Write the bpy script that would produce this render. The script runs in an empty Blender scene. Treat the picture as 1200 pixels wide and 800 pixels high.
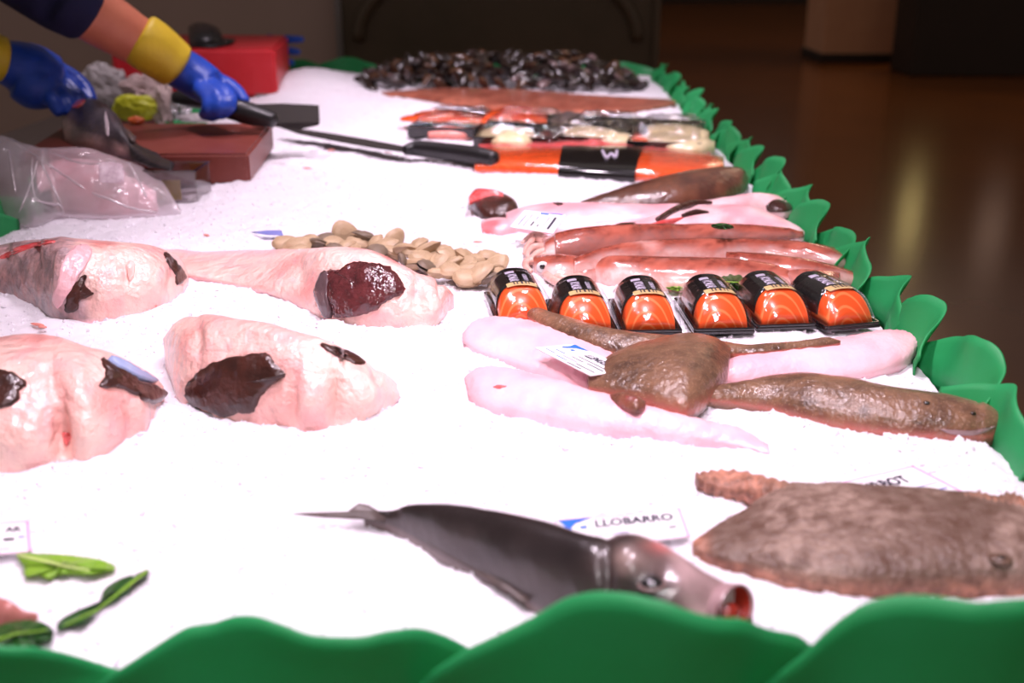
import bpy, bmesh, math, random
import numpy as np
from mathutils import Vector, Matrix
from mathutils.bvhtree import BVHTree
R = math.radians
rnd = random.Random(7)
rng = np.random.default_rng(11)
scene = bpy.context.scene
col = scene.collection

# ---------------------------------------------------------------- camera
W, H, F = 1200.0, 800.0, 1300.0
PITCH = math.atan(466.0 / F)
YAW = math.atan(20.0 / F)
CAM = np.array([0.0, 0.0, 0.496])
cam_d = bpy.data.cameras.new('camera')
cam_d.sensor_width = 36.0
cam_d.lens = 36.0 * F / W
cam_d.clip_start = 0.02
cam_d.dof.use_dof = True
cam_d.dof.focus_distance = 1.50
cam_d.dof.aperture_fstop = 3.6
cam_o = bpy.data.objects.new('camera', cam_d)
cam_o.location = CAM
cam_o.rotation_euler = (R(90) - PITCH, 0, YAW)
col.objects.link(cam_o)
scene.camera = cam_o
ROT = np.array(cam_o.rotation_euler.to_matrix())

# ---------------------------------------------------------------- world, lamps, exposure
world = bpy.data.worlds.new('world')
scene.world = world
world.use_nodes = True
world.node_tree.nodes['Background'].inputs[0].default_value = (1.0, 0.82, 0.74, 1)
world.node_tree.nodes['Background'].inputs[1].default_value = 0.16
scene.view_settings.view_transform = 'Standard'
scene.view_settings.look = 'None'
scene.view_settings.exposure = 0.0
scene.view_settings.gamma = 1.0
scene.view_settings.use_curve_mapping = False


def spot(x, y, z, e, tx, ty, ang=76, c=(1.0, 0.83, 0.97), rad=0.09, blend=0.7):
    d = bpy.data.lights.new('stall_or_fill_spot', 'SPOT')
    d.energy = e
    d.color = c
    d.spot_size = R(ang)
    d.spot_blend = blend
    d.shadow_soft_size = rad
    o = bpy.data.objects.new('stall_or_fill_spot', d)
    o.location = (x, y, z)
    o.rotation_euler = (Vector((tx, ty, 0)) - Vector((x, y, z))).to_track_quat('-Z', 'Y').to_euler()
    col.objects.link(o)


for (x, y, e) in ((-.35, -.15, 42), (.25, .55, 62), (-.35, 1.05, 66), (.25, 1.6, 58), (-.3, 2.1, 58), (.25, 2.7, 58),
                  (-.2, 3.3, 62), (.2, 3.9, 62)):
    spot(x, y, 1.55, e * 1.1, x * .6, y + .15)
# unseen fill lamp, added to brighten the work bench side
spot(-.85, 2.9, 1.6, 46, -1.0, 3.1, 80)
# added fill lamp behind the camera, lifts the front leaves and fish fronts
spot(.2, -1.7, 2.2, 110, .15, .75, 36, (1.0, .9, .93), .15, .8)
# dim hall lamps far away over the market floor
for (x, y, e) in ((4.5, 8.0, 14), (5.0, 15.0, 60)):
    d = bpy.data.lights.new('hall_lamp', 'AREA')
    d.energy = e
    d.size = 1.2
    d.color = (1.0, 0.74, 0.5)
    o = bpy.data.objects.new('hall_lamp', d)
    o.location = (x, y, 4.2)
    col.objects.link(o)


# ---------------------------------------------------------------- pixel <-> place
def ray(px, py):
    v = np.array([(px - W / 2) / F, -(py - H / 2) / F, -1.0])
    return ROT @ v


def at(px, py, z=0.0):
    d = ray(px, py)
    t = (z - CAM[2]) / d[2]
    return CAM + d * t


def atd(px, py, depth):
    return CAM + ray(px, py) * depth


def proj(P):
    q = (np.asarray(P, float) - CAM) @ ROT
    return np.stack([W / 2 + F * q[..., 0] / -q[..., 2], H / 2 - F * q[..., 1] / -q[..., 2]], -1)


def L(r, g, b):
    f = lambda c: (c / 255 / 12.92) if c <= 10 else ((c / 255 + .055) / 1.055) ** 2.4
    return np.array([f(r), f(g), f(b)])


def _hash(i, j, k, seed):
    n = (i * 374761393 + j * 668265263 + k * 2147483647 + seed * 1274126177) & 0xffffffff
    n = ((n ^ (n >> 13)) * 1274126177) & 0xffffffff
    n = (n ^ (n >> 16)) & 0xffff
    return n / 65535.0


def vnoise(P, scale, seed=0, octv=1):
    P = np.asarray(P, float)
    out = np.zeros(P.shape[:-1])
    amp, tot = 1.0, 0.0
    for o in range(octv):
        Q = P * scale * (2 ** o) + 1000.0
        i = np.floor(Q).astype(np.int64)
        f = Q - i
        f = f * f * (3 - 2 * f)
        v = 0
        for dx in (0, 1):
            for dy in (0, 1):
                for dz in (0, 1):
                    w = (f[..., 0] if dx else 1 - f[..., 0]) * (f[..., 1] if dy else 1 - f[..., 1]) * (f[..., 2] if dz else 1 - f[..., 2])
                    v = v + w * _hash(i[..., 0] + dx, i[..., 1] + dy, i[..., 2] + dz, seed + o)
        out += amp * (v - .5) * 2
        tot += amp
        amp *= .5
    return out / tot


def smooth(a, b, x):
    t = np.clip((x - a) / (b - a), 0, 1)
    return t * t * (3 - 2 * t)


def mixc(c0, c1, t):
    t = np.asarray(t)[..., None]
    return c0 * (1 - t) + c1 * t


def cat(pts, m, closed=False):
    pts = np.asarray(pts, float)
    n = len(pts)
    ts = np.linspace(0, n if closed else n - 1, m, endpoint=not closed)
    i = np.minimum(np.floor(ts).astype(int), (n - 1) if closed else (n - 2))
    f = (ts - i)[:, None]
    g = (lambda k: pts[k % n]) if closed else (lambda k: pts[np.clip(k, 0, n - 1)])
    p0, p1, p2, p3 = g(i - 1), g(i), g(i + 1), g(i + 2)
    return .5 * (2 * p1 + (p2 - p0) * f + (2 * p0 - 5 * p1 + 4 * p2 - p3) * f ** 2 + (3 * p1 - p0 - 3 * p2 + p3) * f ** 3)


# ---------------------------------------------------------------- materials
def mat(name, color=None, rough=.5, metal=0.0, spec=.5, coat=0.0, noise=None, bump=None, vc=False, sss=0.0, trans=0.0,
        emit=None, stretch=None, speck=None, alpha=None):
    """procedural principled material. noise=(scale, strength, dark colour); bump=(scale, strength, dist);
    speck=(scale, threshold, colour)"""
    m = bpy.data.materials.new(name)
    m.use_nodes = True
    nt = m.node_tree
    N, K = nt.nodes, nt.links
    b = N['Principled BSDF']
    b.inputs['Roughness'].default_value = rough
    b.inputs['Metallic'].default_value = metal
    b.inputs['Specular IOR Level'].default_value = spec
    b.inputs['Coat Weight'].default_value = coat
    b.inputs['Coat Roughness'].default_value = .08
    tc = N.new('ShaderNodeTexCoord')
    mp = N.new('ShaderNodeMapping')
    K.new(tc.outputs['Object'], mp.inputs[0])
    if stretch:
        mp.inputs['Scale'].default_value = stretch
    if vc:
        a = N.new('ShaderNodeAttribute')
        a.attribute_name = 'Col'
        c = a.outputs['Color']
    else:
        a = N.new('ShaderNodeRGB')
        a.outputs[0].default_value = (*color, 1)
        c = a.outputs[0]
    if noise:
        n = N.new('ShaderNodeTexNoise')
        n.inputs['Scale'].default_value = noise[0]
        n.inputs['Detail'].default_value = 5
        n.inputs['Roughness'].default_value = .62
        K.new(mp.outputs[0], n.inputs['Vector'])
        r = N.new('ShaderNodeValToRGB')
        r.color_ramp.elements[0].position = .38
        r.color_ramp.elements[1].position = .66
        K.new(n.outputs[0], r.inputs[0])
        mm = N.new('ShaderNodeMath')
        mm.operation = 'MULTIPLY'
        mm.inputs[1].default_value = noise[1]
        K.new(r.outputs[0], mm.inputs[0])
        x = N.new('ShaderNodeMix')
        x.data_type = 'RGBA'
        x.blend_type = noise[3] if len(noise) > 3 else 'MIX'
        K.new(mm.outputs[0], x.inputs[0])
        K.new(c, x.inputs[6])
        x.inputs[7].default_value = (*noise[2], 1)
        c = x.outputs[2]
    if speck:
        v = N.new('ShaderNodeTexVoronoi')
        v.inputs['Scale'].default_value = speck[0]
        K.new(mp.outputs[0], v.inputs['Vector'])
        lt = N.new('ShaderNodeMath')
        lt.operation = 'LESS_THAN'
        lt.inputs[1].default_value = speck[1]
        K.new(v.outputs['Distance'], lt.inputs[0])
        x = N.new('ShaderNodeMix')
        x.data_type = 'RGBA'
        K.new(lt.outputs[0], x.inputs[0])
        K.new(c, x.inputs[6])
        x.inputs[7].default_value = (*speck[2], 1)
        c = x.outputs[2]
    K.new(c, b.inputs['Base Color'])
    if bump:
        n = N.new('ShaderNodeTexNoise')
        n.inputs['Scale'].default_value = bump[0]
        n.inputs['Detail'].default_value = 3
        K.new(mp.outputs[0], n.inputs['Vector'])
        bp = N.new('ShaderNodeBump')
        bp.inputs['Strength'].default_value = bump[1]
        bp.inputs['Distance'].default_value = bump[2]
        K.new(n.outputs[0], bp.inputs['Height'])
        K.new(bp.outputs[0], b.inputs['Normal'])
        K.new(bp.outputs[0], b.inputs['Coat Normal'])
    if sss:
        b.inputs['Subsurface Weight'].default_value = sss
        b.inputs['Subsurface Radius'].default_value = (.02, .008, .006)
        b.inputs['Subsurface Scale'].default_value = .5
    if trans:
        t = N.new('ShaderNodeBsdfTranslucent')
        K.new(c, t.inputs['Color'])
        ms = N.new('ShaderNodeMixShader')
        ms.inputs[0].default_value = trans
        K.new(b.outputs[0], ms.inputs[1])
        K.new(t.outputs[0], ms.inputs[2])
        K.new(ms.outputs[0], N['Material Output'].inputs[0])
    if emit:
        b.inputs['Emission Color'].default_value = (*emit[0], 1)
        b.inputs['Emission Strength'].default_value = emit[1]
    return m


def film_mat(name, tint=(1, 1, 1), gloss_rough=.08, base=.05, milky=0.0, milk_col=(.9, .85, .9), bump=None):
    m = bpy.data.materials.new(name)
    m.use_nodes = True
    nt = m.node_tree
    N, K = nt.nodes, nt.links
    N.remove(N['Principled BSDF'])
    tr = N.new('ShaderNodeBsdfTransparent')
    tr.inputs[0].default_value = (*tint, 1)
    gl = N.new('ShaderNodeBsdfGlossy')
    gl.inputs['Roughness'].default_value = gloss_rough
    fr = N.new('ShaderNodeLayerWeight')
    fr.inputs[0].default_value = .5
    pw = N.new('ShaderNodeMath')
    pw.operation = 'POWER'
    pw.inputs[1].default_value = 3.5
    K.new(fr.outputs['Facing'], pw.inputs[0])
    ad = N.new('ShaderNodeMath')
    ad.operation = 'MULTIPLY_ADD'
    ad.use_clamp = True
    ad.inputs[1].default_value = .5
    ad.inputs[2].default_value = base
    K.new(pw.outputs[0], ad.inputs[0])
    ms = N.new('ShaderNodeMixShader')
    K.new(ad.outputs[0], ms.inputs[0])
    under = tr.outputs[0]
    if milky:
        df = N.new('ShaderNodeBsdfDiffuse')
        df.inputs[0].default_value = (*milk_col, 1)
        tl = N.new('ShaderNodeBsdfTranslucent')
        tl.inputs[0].default_value = (*milk_col, 1)
        m1 = N.new('ShaderNodeMixShader')
        m1.inputs[0].default_value = .5
        K.new(df.outputs[0], m1.inputs[1])
        K.new(tl.outputs[0], m1.inputs[2])
        m2 = N.new('ShaderNodeMixShader')
        m2.inputs[0].default_value = milky
        K.new(tr.outputs[0], m2.inputs[1])
        K.new(m1.outputs[0], m2.inputs[2])
        under = m2.outputs[0]
    K.new(under, ms.inputs[1])
    K.new(gl.outputs[0], ms.inputs[2])
    K.new(ms.outputs[0], N['Material Output'].inputs[0])
    if bump:
        tc = N.new('ShaderNodeTexCoord')
        n = N.new('ShaderNodeTexNoise')
        n.inputs['Scale'].default_value = bump[0]
        n.inputs['Detail'].default_value = 3
        K.new(tc.outputs['Object'], n.inputs['Vector'])
        bp = N.new('ShaderNodeBump')
        bp.inputs['Strength'].default_value = bump[1]
        bp.inputs['Distance'].default_value = bump[2]
        K.new(n.outputs[0], bp.inputs['Height'])
        K.new(bp.outputs[0], gl.inputs['Normal'])
    return m


def salmon_mat():
    m = mat('salmon_flesh', L(240, 92, 30), rough=.25, coat=.5, sss=0.0, bump=(60, .15, .002))
    nt = m.node_tree
    N, K = nt.nodes, nt.links
    b = N['Principled BSDF']
    tc = N.new('ShaderNodeTexCoord')
    w = N.new('ShaderNodeTexWave')
    w.wave_type = 'RINGS'
    w.rings_direction = 'Y'
    w.inputs['Scale'].default_value = 40
    w.inputs['Distortion'].default_value = 2.2
    w.inputs['Detail'].default_value = 1.2
    w.inputs['Detail Scale'].default_value = .6
    mp = N.new('ShaderNodeMapping')
    mp.inputs['Location'].default_value = (.004, 0, .012)
    mp.inputs['Scale'].default_value = (1, .5, .55)
    K.new(tc.outputs['Object'], mp.inputs[0])
    K.new(mp.outputs[0], w.inputs['Vector'])
    r = N.new('ShaderNodeValToRGB')
    r.color_ramp.elements[0].position = .80
    r.color_ramp.elements[0].color = (*L(238, 88, 34), 1)
    r.color_ramp.elements[1].position = .97
    r.color_ramp.elements[1].color = (*L(246, 128, 72), 1)
    K.new(w.outputs['Fac'], r.inputs[0])
    K.new(r.outputs[0], b.inputs['Base Color'])
    return m


M = {}
M['ice'] = mat('crushed_ice', (.93, .90, .95), rough=.4, spec=.4, trans=.12, bump=(160, .35, .003), noise=(45, .2, (.84, .78, .88)))
M['green'] = mat('green_plastic', L(48, 175, 103), rough=.5, spec=.7, trans=.36, noise=(9, .4, L(28, 158, 78)))
M['green_front'] = M['green']
M['steel'] = mat('brushed_steel', (.35, .34, .34), rough=.35, metal=1.0, bump=(300, .1, .001))
M['floor'] = mat('brown_floor', L(122, 68, 24), rough=.2, spec=.4, noise=(1.2, .5, L(98, 52, 18)))
M['wall'] = mat('grey_wall', L(204, 180, 172), rough=.8, noise=(2, .3, L(190, 166, 158)))
M['dark_metal'] = mat('dark_metal', L(104, 90, 74), rough=.5, metal=.1, noise=(1.5, .6, L(80, 74, 58)))
M['pillar'] = mat('pillar_plaster', L(214, 160, 124), rough=.8, noise=(3, .3, L(196, 140, 108)))
M['kiosk'] = mat('dark_wood', L(44, 28, 18), rough=.6, noise=(3, .4, L(30, 18, 10)))
M['redplastic'] = mat('red_plastic', L(205, 40, 48), rough=.35, trans=.08, noise=(14, .3, L(225, 70, 80)), bump=(120, .12, .002))
M['brownplastic'] = mat('brown_board', L(120, 52, 42), rough=.4, noise=(20, .5, L(140, 72, 62)), bump=(140, .2, .002), speck=(60, .035, L(220, 170, 165)))
M['black'] = mat('black_plastic', (.012, .011, .012), rough=.35, bump=(150, .1, .001))
M['blackgloss'] = mat('black_gloss', (.008, .007, .008), rough=.12, coat=.6)
M['bladedark'] = mat('dark_blade', (.028, .024, .022), rough=.75, spec=.15, metal=0, noise=(60, .6, (.03, .025, .02)))
M['blade'] = mat('steel_blade', (.5, .48, .48), rough=.2, metal=1.0)
M['bluetube'] = mat('blue_rubber', L(28, 84, 200), rough=.35)
M['glove'] = mat('blue_glove', L(34, 78, 190), rough=.38, bump=(70, .35, .004), noise=(18, .4, L(24, 60, 160)))
M['cuff'] = mat('yellow_cuff', L(226, 196, 48), rough=.5, bump=(60, .3, .004), noise=(14, .3, L(200, 165, 36)))
M['skin'] = mat('skin', L(212, 128, 98), rough=.5, bump=(80, .2, .002), noise=(22, .4, L(196, 108, 84)))
M['navy'] = mat('navy_cloth', L(20, 22, 62), rough=.9, bump=(220, .4, .002), noise=(9, .4, L(12, 12, 40)))
M['apron'] = mat('apron_cloth', L(60, 60, 66), rough=.8)
M['hair'] = mat('dark_hair', L(36, 26, 20), rough=.7)
M['salmon'] = salmon_mat()
M['film'] = film_mat('clear_film', bump=(40, .4, .006))
M['filmbag'] = film_mat('plastic_bag', tint=(.97, .92, .95), base=.08, gloss_rough=.14, milky=.46, milk_col=(.95, .90, .93), bump=(26, 1.0, .02))
M['trayfilm'] = film_mat('tray_film', base=.22, gloss_rough=.05, bump=(26, 1.0, .03))
M['clearbox'] = film_mat('clear_box', tint=(.8, .78, .78), base=.12, gloss_rough=.06)
M['gold'] = mat('gold_sticker', L(214, 184, 128), rough=.4, noise=(90, .3, L(180, 146, 90)))
M['ink'] = mat('dark_ink', L(30, 20, 50), rough=.6)
M['silverink'] = mat('silver_ink', L(196, 186, 206), rough=.4)
M['blueink'] = mat('blue_ink', L(40, 110, 225), rough=.5)
M['pinkline'] = mat('pink_line', L(225, 170, 205), rough=.5)
M['paleink'] = mat('pale_blue_ink', L(120, 125, 190), rough=.6)
M['card'] = mat('white_card', (.90, .88, .90), rough=.35)
M['sole_brown'] = mat('sole_skin', vc=True, rough=.3, coat=.35, bump=(150, .55, .004), noise=(70, .45, L(150, 112, 84)), speck=(320, .17, L(176, 140, 112)))
M['sole_pale'] = mat('sole_belly', vc=True, rough=.35, coat=.2, bump=(90, .5, .004), noise=(30, .4, L(246, 176, 186)))
M['turbot'] = mat('turbot_skin', vc=True, rough=.5, bump=(120, .7, .006), noise=(80, .75, L(84, 54, 40)), speck=(150, .08, L(214, 186, 166)))
M['bass'] = mat('bass_skin', vc=True, rough=.3, coat=.3, bump=(110, .25, .003), noise=(16, .4, L(54, 45, 44)))
M['bassfin'] = mat('bass_fin', L(92, 78, 74), rough=.4, noise=(60, .5, L(50, 42, 42)))
M['redmouth'] = mat('mouth_red', L(158, 44, 30), rough=.3, coat=.5, noise=(40, .6, L(84, 20, 16)))
M['lip'] = mat('fish_lip', L(172, 140, 142), rough=.3, coat=.4, noise=(40, .5, L(110, 80, 82)))
M['eyeblack'] = mat('eye_black', (.01, .01, .012), rough=.08, coat=1)
M['eyewhite'] = mat('eye_white', (.75, .72, .72), rough=.15, coat=.8)
M['monk'] = mat('monk_flesh', vc=True, rough=.28, coat=.5, bump=(64, .9, .008), noise=(38, .45, L(250, 184, 176)))
M['membrane'] = mat('dark_membrane', L(72, 36, 28), rough=.3, coat=.35, bump=(60, .7, .006), noise=(34, .7, L(30, 15, 12)))
M['membrane2'] = mat('liver_membrane', L(98, 44, 46), rough=.2, coat=.6, bump=(55, .9, .008), noise=(40, .7, L(52, 22, 26)))
M['bluemembrane'] = mat('pale_blue_membrane', L(160, 175, 215), rough=.25, coat=.6)
M['squid'] = mat('squid_skin', vc=True, rough=.2, coat=.6, bump=(50, .35, .004), noise=(80, .38, L(196, 104, 84)))
M['fishpink'] = mat('pink_fish_flesh', vc=True, rough=.3, coat=.35, bump=(60, .4, .005), noise=(40, .3, L(244, 160, 160)))
M['fishbrown'] = mat('brown_fish_skin', vc=True, rough=.28, coat=.5, bump=(90, .5, .004), noise=(50, .5, L(64, 40, 30)))
M['clam'] = mat('clam_shell', L(186, 160, 128), rough=.5, coat=.05, noise=(30, .7, L(142, 112, 80)), bump=(180, .4, .002), stretch=(.4, 1, 3))
M['clamdark'] = mat('clam_shell_dark', L(126, 108, 90), rough=.5, coat=.05, noise=(34, .7, L(84, 68, 54)), bump=(180, .4, .002), stretch=(.4, 1, 3))
M['mussel'] = mat('mussel_shell', L(26, 18, 16), rough=.25, coat=.3, noise=(30, .5, L(58, 38, 26)))
M['mussel2'] = mat('mussel_shell_brown', L(84, 54, 34), rough=.25, coat=.3, noise=(30, .7, L(30, 20, 16)))
M['mussel3'] = mat('mussel_shell_pale', L(120, 98, 98), rough=.25, coat=.3, noise=(30, .8, L(38, 26, 26)))
M['leaf'] = mat('lettuce', L(150, 196, 62), rough=.4, trans=.25, noise=(30, .4, L(110, 166, 40)), bump=(60, .5, .005))
M['leafdark'] = mat('dark_leaf', L(44, 92, 36), rough=.4, trans=.15, noise=(30, .5, L(24, 62, 22)), bump=(60, .5, .005))
M['vein'] = mat('leaf_vein', L(206, 226, 140), rough=.4)
M['white_plastic'] = mat('crumpled_white', (.62, .58, .58), rough=.35, trans=.3, bump=(40, .6, .01))
M['lime'] = mat('lime_plastic', L(200, 206, 40), rough=.45, bump=(40, .4, .006))
M['bright_green'] = mat('bright_green_plastic', L(10, 160, 90), rough=.4)
M['teal'] = mat('teal_plastic', L(30, 90, 110), rough=.4)
M['foil'] = mat('silver_foil', (.6, .6, .6), rough=.2, metal=1, bump=(60, 1, .01))
M['orange'] = mat('orange_scrap', L(240, 120, 60), rough=.4)
M['grey_plastic'] = mat('grey_foot', L(150, 140, 138), rough=.5)
M['seafish'] = mat('gutted_fish_skin', vc=True, rough=.42, coat=.1, bump=(90, .4, .004), noise=(40, .35, L(50, 44, 48)))
M['whitefish'] = mat('white_fillet', L(232, 216, 176), rough=.3, coat=.5, noise=(40, .5, L(214, 190, 130)))
M['rawpink'] = mat('raw_pink', L(226, 74, 74), rough=.2, coat=.6, noise=(50, .6, L(240, 150, 150)))
M['sidesalmon'] = mat('salmon_side', L(244, 84, 30), rough=.16, coat=.9, noise=(70, .35, L(250, 128, 70)), bump=(30, .35, .006))
M['yellowstuff'] = mat('yellow_label', L(190, 170, 40), rough=.5)
M['scrap'] = mat('pink_scrap', L(236, 140, 126), rough=.35, noise=(60, .5, L(240, 176, 166)))
M['warmlamp'] = mat('lamp_glow', (1, .8, .4), emit=((1.0, .78, .30), 2.2))
M['pinklamp'] = mat('lamp_glow_pink', (1, .8, .7), emit=((1.0, .66, .5), .7))


# ---------------------------------------------------------------- object helpers
def tag(o, label, cat_, group=None, kind=None):
    o['label'] = label
    if cat_:
        o['category'] = cat_
    if group:
        o['group'] = group
    if kind:
        o['kind'] = kind
    return o


def thing(name, loc, label, cat_, group=None):
    o = bpy.data.objects.new(name, None)
    o.empty_display_size = .02
    col.objects.link(o)
    o.location = loc
    o['org'] = [float(v) for v in loc]
    return tag(o, label, cat_, group)


def origin(p):
    while p is not None:
        if 'org' in p:
            return np.array(list(p['org']))
        p = p.parent
    return np.zeros(3)


def mk(name, verts, faces, material, parent=None, loc=None, smooth_=True, colors=None, local=False):
    """link ONE mesh object; verts in world space unless local."""
    v = np.asarray(verts, float).reshape(-1, 3)
    if not local:
        if parent is not None:
            v = v - origin(parent)
        else:
            if loc is None:
                loc = np.array([v[:, 0].mean(), v[:, 1].mean(), v[:, 2].min()])
            v = v - np.asarray(loc)
    me = bpy.data.meshes.new(name)
    me.from_pydata(v.tolist(), [], [list(map(int, f)) for f in faces])
    me.validate()
    if smooth_:
        me.polygons.foreach_set('use_smooth', [True] * len(me.polygons))
    if colors is not None:
        ca = me.color_attributes.new('Col', 'FLOAT_COLOR', 'POINT')
        c4 = np.ones((len(v), 4))
        c4[:, :3] = np.clip(np.asarray(colors).reshape(-1, 3), 0, 1)
        ca.data.foreach_set('color', c4.ravel())
    me.materials.append(material)
    me.update()
    o = bpy.data.objects.new(name, me)
    col.objects.link(o)
    if parent is not None:
        o.parent = parent
    elif loc is not None:
        o.location = loc
        o['org'] = [float(x) for x in loc]
    return o


def box(c, s, rz=0.0, bev=0.0):
    """verts, faces of a bevelled box, centre c, size s, turned rz"""
    bm = bmesh.new()
    bmesh.ops.create_cube(bm, size=1)
    for v in bm.verts:
        v.co = Vector((v.co.x * s[0], v.co.y * s[1], v.co.z * s[2]))
    if bev:
        bmesh.ops.bevel(bm, geom=bm.edges[:], offset=bev, segments=3, affect='EDGES', profile=.5)
    m = Matrix.Translation(Vector(c)) @ Matrix.Rotation(rz, 4, 'Z')
    bmesh.ops.transform(bm, matrix=m, verts=bm.verts)
    bm.verts.index_update()
    v = [tuple(x.co) for x in bm.verts]
    f = [[x.index for x in q.verts] for q in bm.faces]
    bm.free()
    return v, f


def join(*vf):
    V, Fs = [], []
    for v, f in vf:
        k = len(V)
        V += [tuple(x) for x in v]
        Fs += [[i + k for i in q] for q in f]
    return V, Fs


def grid_faces(m, n, wrap=True):
    fs = []
    for i in range(m - 1):
        for j in range(n if wrap else n - 1):
            a, b = i * n + j, i * n + (j + 1) % n
            fs.append((a, b, b + n, a + n))
    return fs


def loft_px(st, m=44, n=24, z0=0.0, flat=.22, p=1.0):
    """A body lying on something: stations (xt,yt,xb,yb,h[,z0]) give its outline in the photograph,
    h its thickness in metres; the far edge is moved until the arch reaches the outline."""
    st = np.array([list(s) + [z0] * (6 - len(s)) for s in st], float)
    S = cat(st, m)
    a = np.linspace(0, 2 * np.pi, n, endpoint=False)
    sa, ca = np.sin(a), (1 - np.cos(a)) / 2
    zz = np.where(sa >= 0, np.abs(sa) ** p, -flat * np.abs(sa))
    sink = np.where(sa < -1e-6, -.010 * np.minimum(1, 3 * np.abs(sa)), 0) if z0 < .02 else 0 * sa
    V = np.zeros((m, n, 3))
    for i, (xt, yt, xb, yb, h, z) in enumerate(S):
        h = max(h, .0015)
        bot, top = np.array([xb, yb]), np.array([xt, yt])
        Lg = max(np.linalg.norm(top - bot), .5)
        d = (top - bot) / Lg
        Fp = at(xb, yb, z)

        def ring(k, h):
            q = bot + (top - bot) * k
            Bp = at(q[0], q[1], z)
            P = Fp[None] + (Bp - Fp)[None] * ca[:, None]
            P[:, 2] = z + h * zz + sink
            return P

        ext = lambda P: ((proj(P) - bot) @ d).max()
        for _ in range(12):
            if ext(ring(.35, h)) <= Lg:
                break
            h *= .82
        lo, hi = .2, 1.0
        for _ in range(14):
            k = (lo + hi) / 2
            if ext(ring(k, h)) > Lg:
                hi = k
            else:
                lo = k
        V[i] = ring((lo + hi) / 2, h)
    u = np.repeat(np.linspace(0, 1, m)[:, None], n, 1)
    v = np.repeat((a / (2 * np.pi))[None], m, 0)
    return V, u, v


def body(name, st, material, colf, parent=None, disp=None, m=44, n=24, loc=None, **kw):
    V, u, v = loft_px(st, m, n, **kw)
    if disp is not None:
        du = np.gradient(V, axis=0)
        dv = np.roll(V, -1, 1) - np.roll(V, 1, 1)
        nn = np.cross(du, dv)
        nn /= np.linalg.norm(nn, axis=-1, keepdims=True) + 1e-12
        c = V.mean(1, keepdims=True)
        sgn = np.sign((nn * (V - c)).sum(-1).mean())
        V = V + nn * sgn * disp(u, v, V)[..., None]
    C = colf(u, v, V) if colf is not None else None
    c0, c1 = V[0].mean(0), V[-1].mean(0)
    verts = np.concatenate([V.reshape(-1, 3), c0[None], c1[None]])
    fs = grid_faces(m, n)
    k = m * n
    fs += [(k, (j + 1) % n, j) for j in range(n)]
    fs += [(k + 1, (m - 1) * n + j, (m - 1) * n + (j + 1) % n) for j in range(n)]
    if C is not None:
        C = np.concatenate([C.reshape(-1, 3), C[0].mean(0)[None], C[-1].mean(0)[None]])
    o = mk(name, verts, fs, material, parent, loc=loc, colors=C)
    return o, BVHTree.FromPolygons([tuple(x) for x in verts], fs)


def base_loc(st, z=0.0):
    st = np.array([s[:4] for s in st], float)
    q = np.stack([at((s[0] + s[2]) / 2, max(s[1], s[3]), 0) for s in st])
    return np.array([q[:, 0].mean(), q[:, 1].mean(), z])


def patch(name, bvh, poly, material, parent, n=48, off=.0025, edge=-.001, rough=0.0, jag=.5):
    """a membrane lying on a surface; its outline is found by looking along the pixels onto that surface"""
    P = cat(poly, n, closed=True)
    P = P + jag * np.array([[rnd.uniform(-1, 1), rnd.uniform(-1, 1)] for _ in range(n)])
    c = P.mean(0)
    rings = (1.0, .94, .8, .55, .28)
    V = []
    for r in rings:
        for q in P:
            w = c + (q - c) * r
            d = Vector(ray(*w)).normalized()
            loc, nor, idx, dist = bvh.ray_cast(Vector(CAM), d)
            if loc is None:
                g = at(w[0], w[1], .03)
                loc, nor, idx, dist = bvh.find_nearest(Vector(g))
            if nor.dot(d) > 0:
                nor = -nor
            t = edge if r == 1.0 else off * (1 if r < .9 else .85)
            if rough and r < .99:
                t += rough * float(vnoise(np.array(loc)[None], 45, 3, 2)[0])
            V.append(np.array(loc + nor * t))
    V.append(np.mean(V[-n:], 0))
    fs = grid_faces(len(rings), n)
    k = len(V) - 1
    b = (len(rings) - 1) * n
    fs += [(b + j, b + (j + 1) % n, k) for j in range(n)]
    return mk(name, V, fs, material, parent)


def tube(pts, rad, n=10, m=None):
    """round tube through 3-D points with radius per point"""
    pts = np.asarray(pts, float)
    rad = np.asarray(rad if np.ndim(rad) else [rad] * len(pts), float)
    if m:
        Q = cat(np.concatenate([pts, rad[:, None]], 1), m)
        pts, rad = Q[:, :3], Q[:, 3]
    V = []
    T = np.gradient(pts, axis=0)
    T /= np.linalg.norm(T, axis=1, keepdims=True) + 1e-12
    up = np.array([0, 0, 1.0]) if abs(T[0][2]) < .9 else np.array([1.0, 0, 0])
    for p, t, r in zip(pts, T, rad):
        s = np.cross(t, up)
        s /= np.linalg.norm(s) + 1e-12
        w = np.cross(s, t)
        up = w
        for a in np.linspace(0, 2 * np.pi, n, endpoint=False):
            V.append(p + r * (s * math.cos(a) + w * math.sin(a)))
    k = len(V)
    V += [pts[0] - T[0] * rad[0] * .3, pts[-1] + T[-1] * rad[-1] * .5]
    fs = grid_faces(len(pts), n)
    fs += [(k, (j + 1) % n, j) for j in range(n)]
    b = (len(pts) - 1) * n
    fs += [(k + 1, b + j, b + (j + 1) % n) for j in range(n)]
    return V, fs


def ellipsoid(c, r, seg=18, rings=10, M3=None):
    V = []
    for i in range(rings + 1):
        th = math.pi * i / rings
        for j in range(seg):
            ph = 2 * math.pi * j / seg
            q = np.array([r[0] * math.sin(th) * math.cos(ph), r[1] * math.sin(th) * math.sin(ph), r[2] * math.cos(th)])
            if M3 is not None:
                q = M3 @ q
            V.append(np.asarray(c) + q)
    return V, grid_faces(rings + 1, seg)


def rotz(a):
    return np.array([[math.cos(a), -math.sin(a), 0], [math.sin(a), math.cos(a), 0], [0, 0, 1]])


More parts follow.
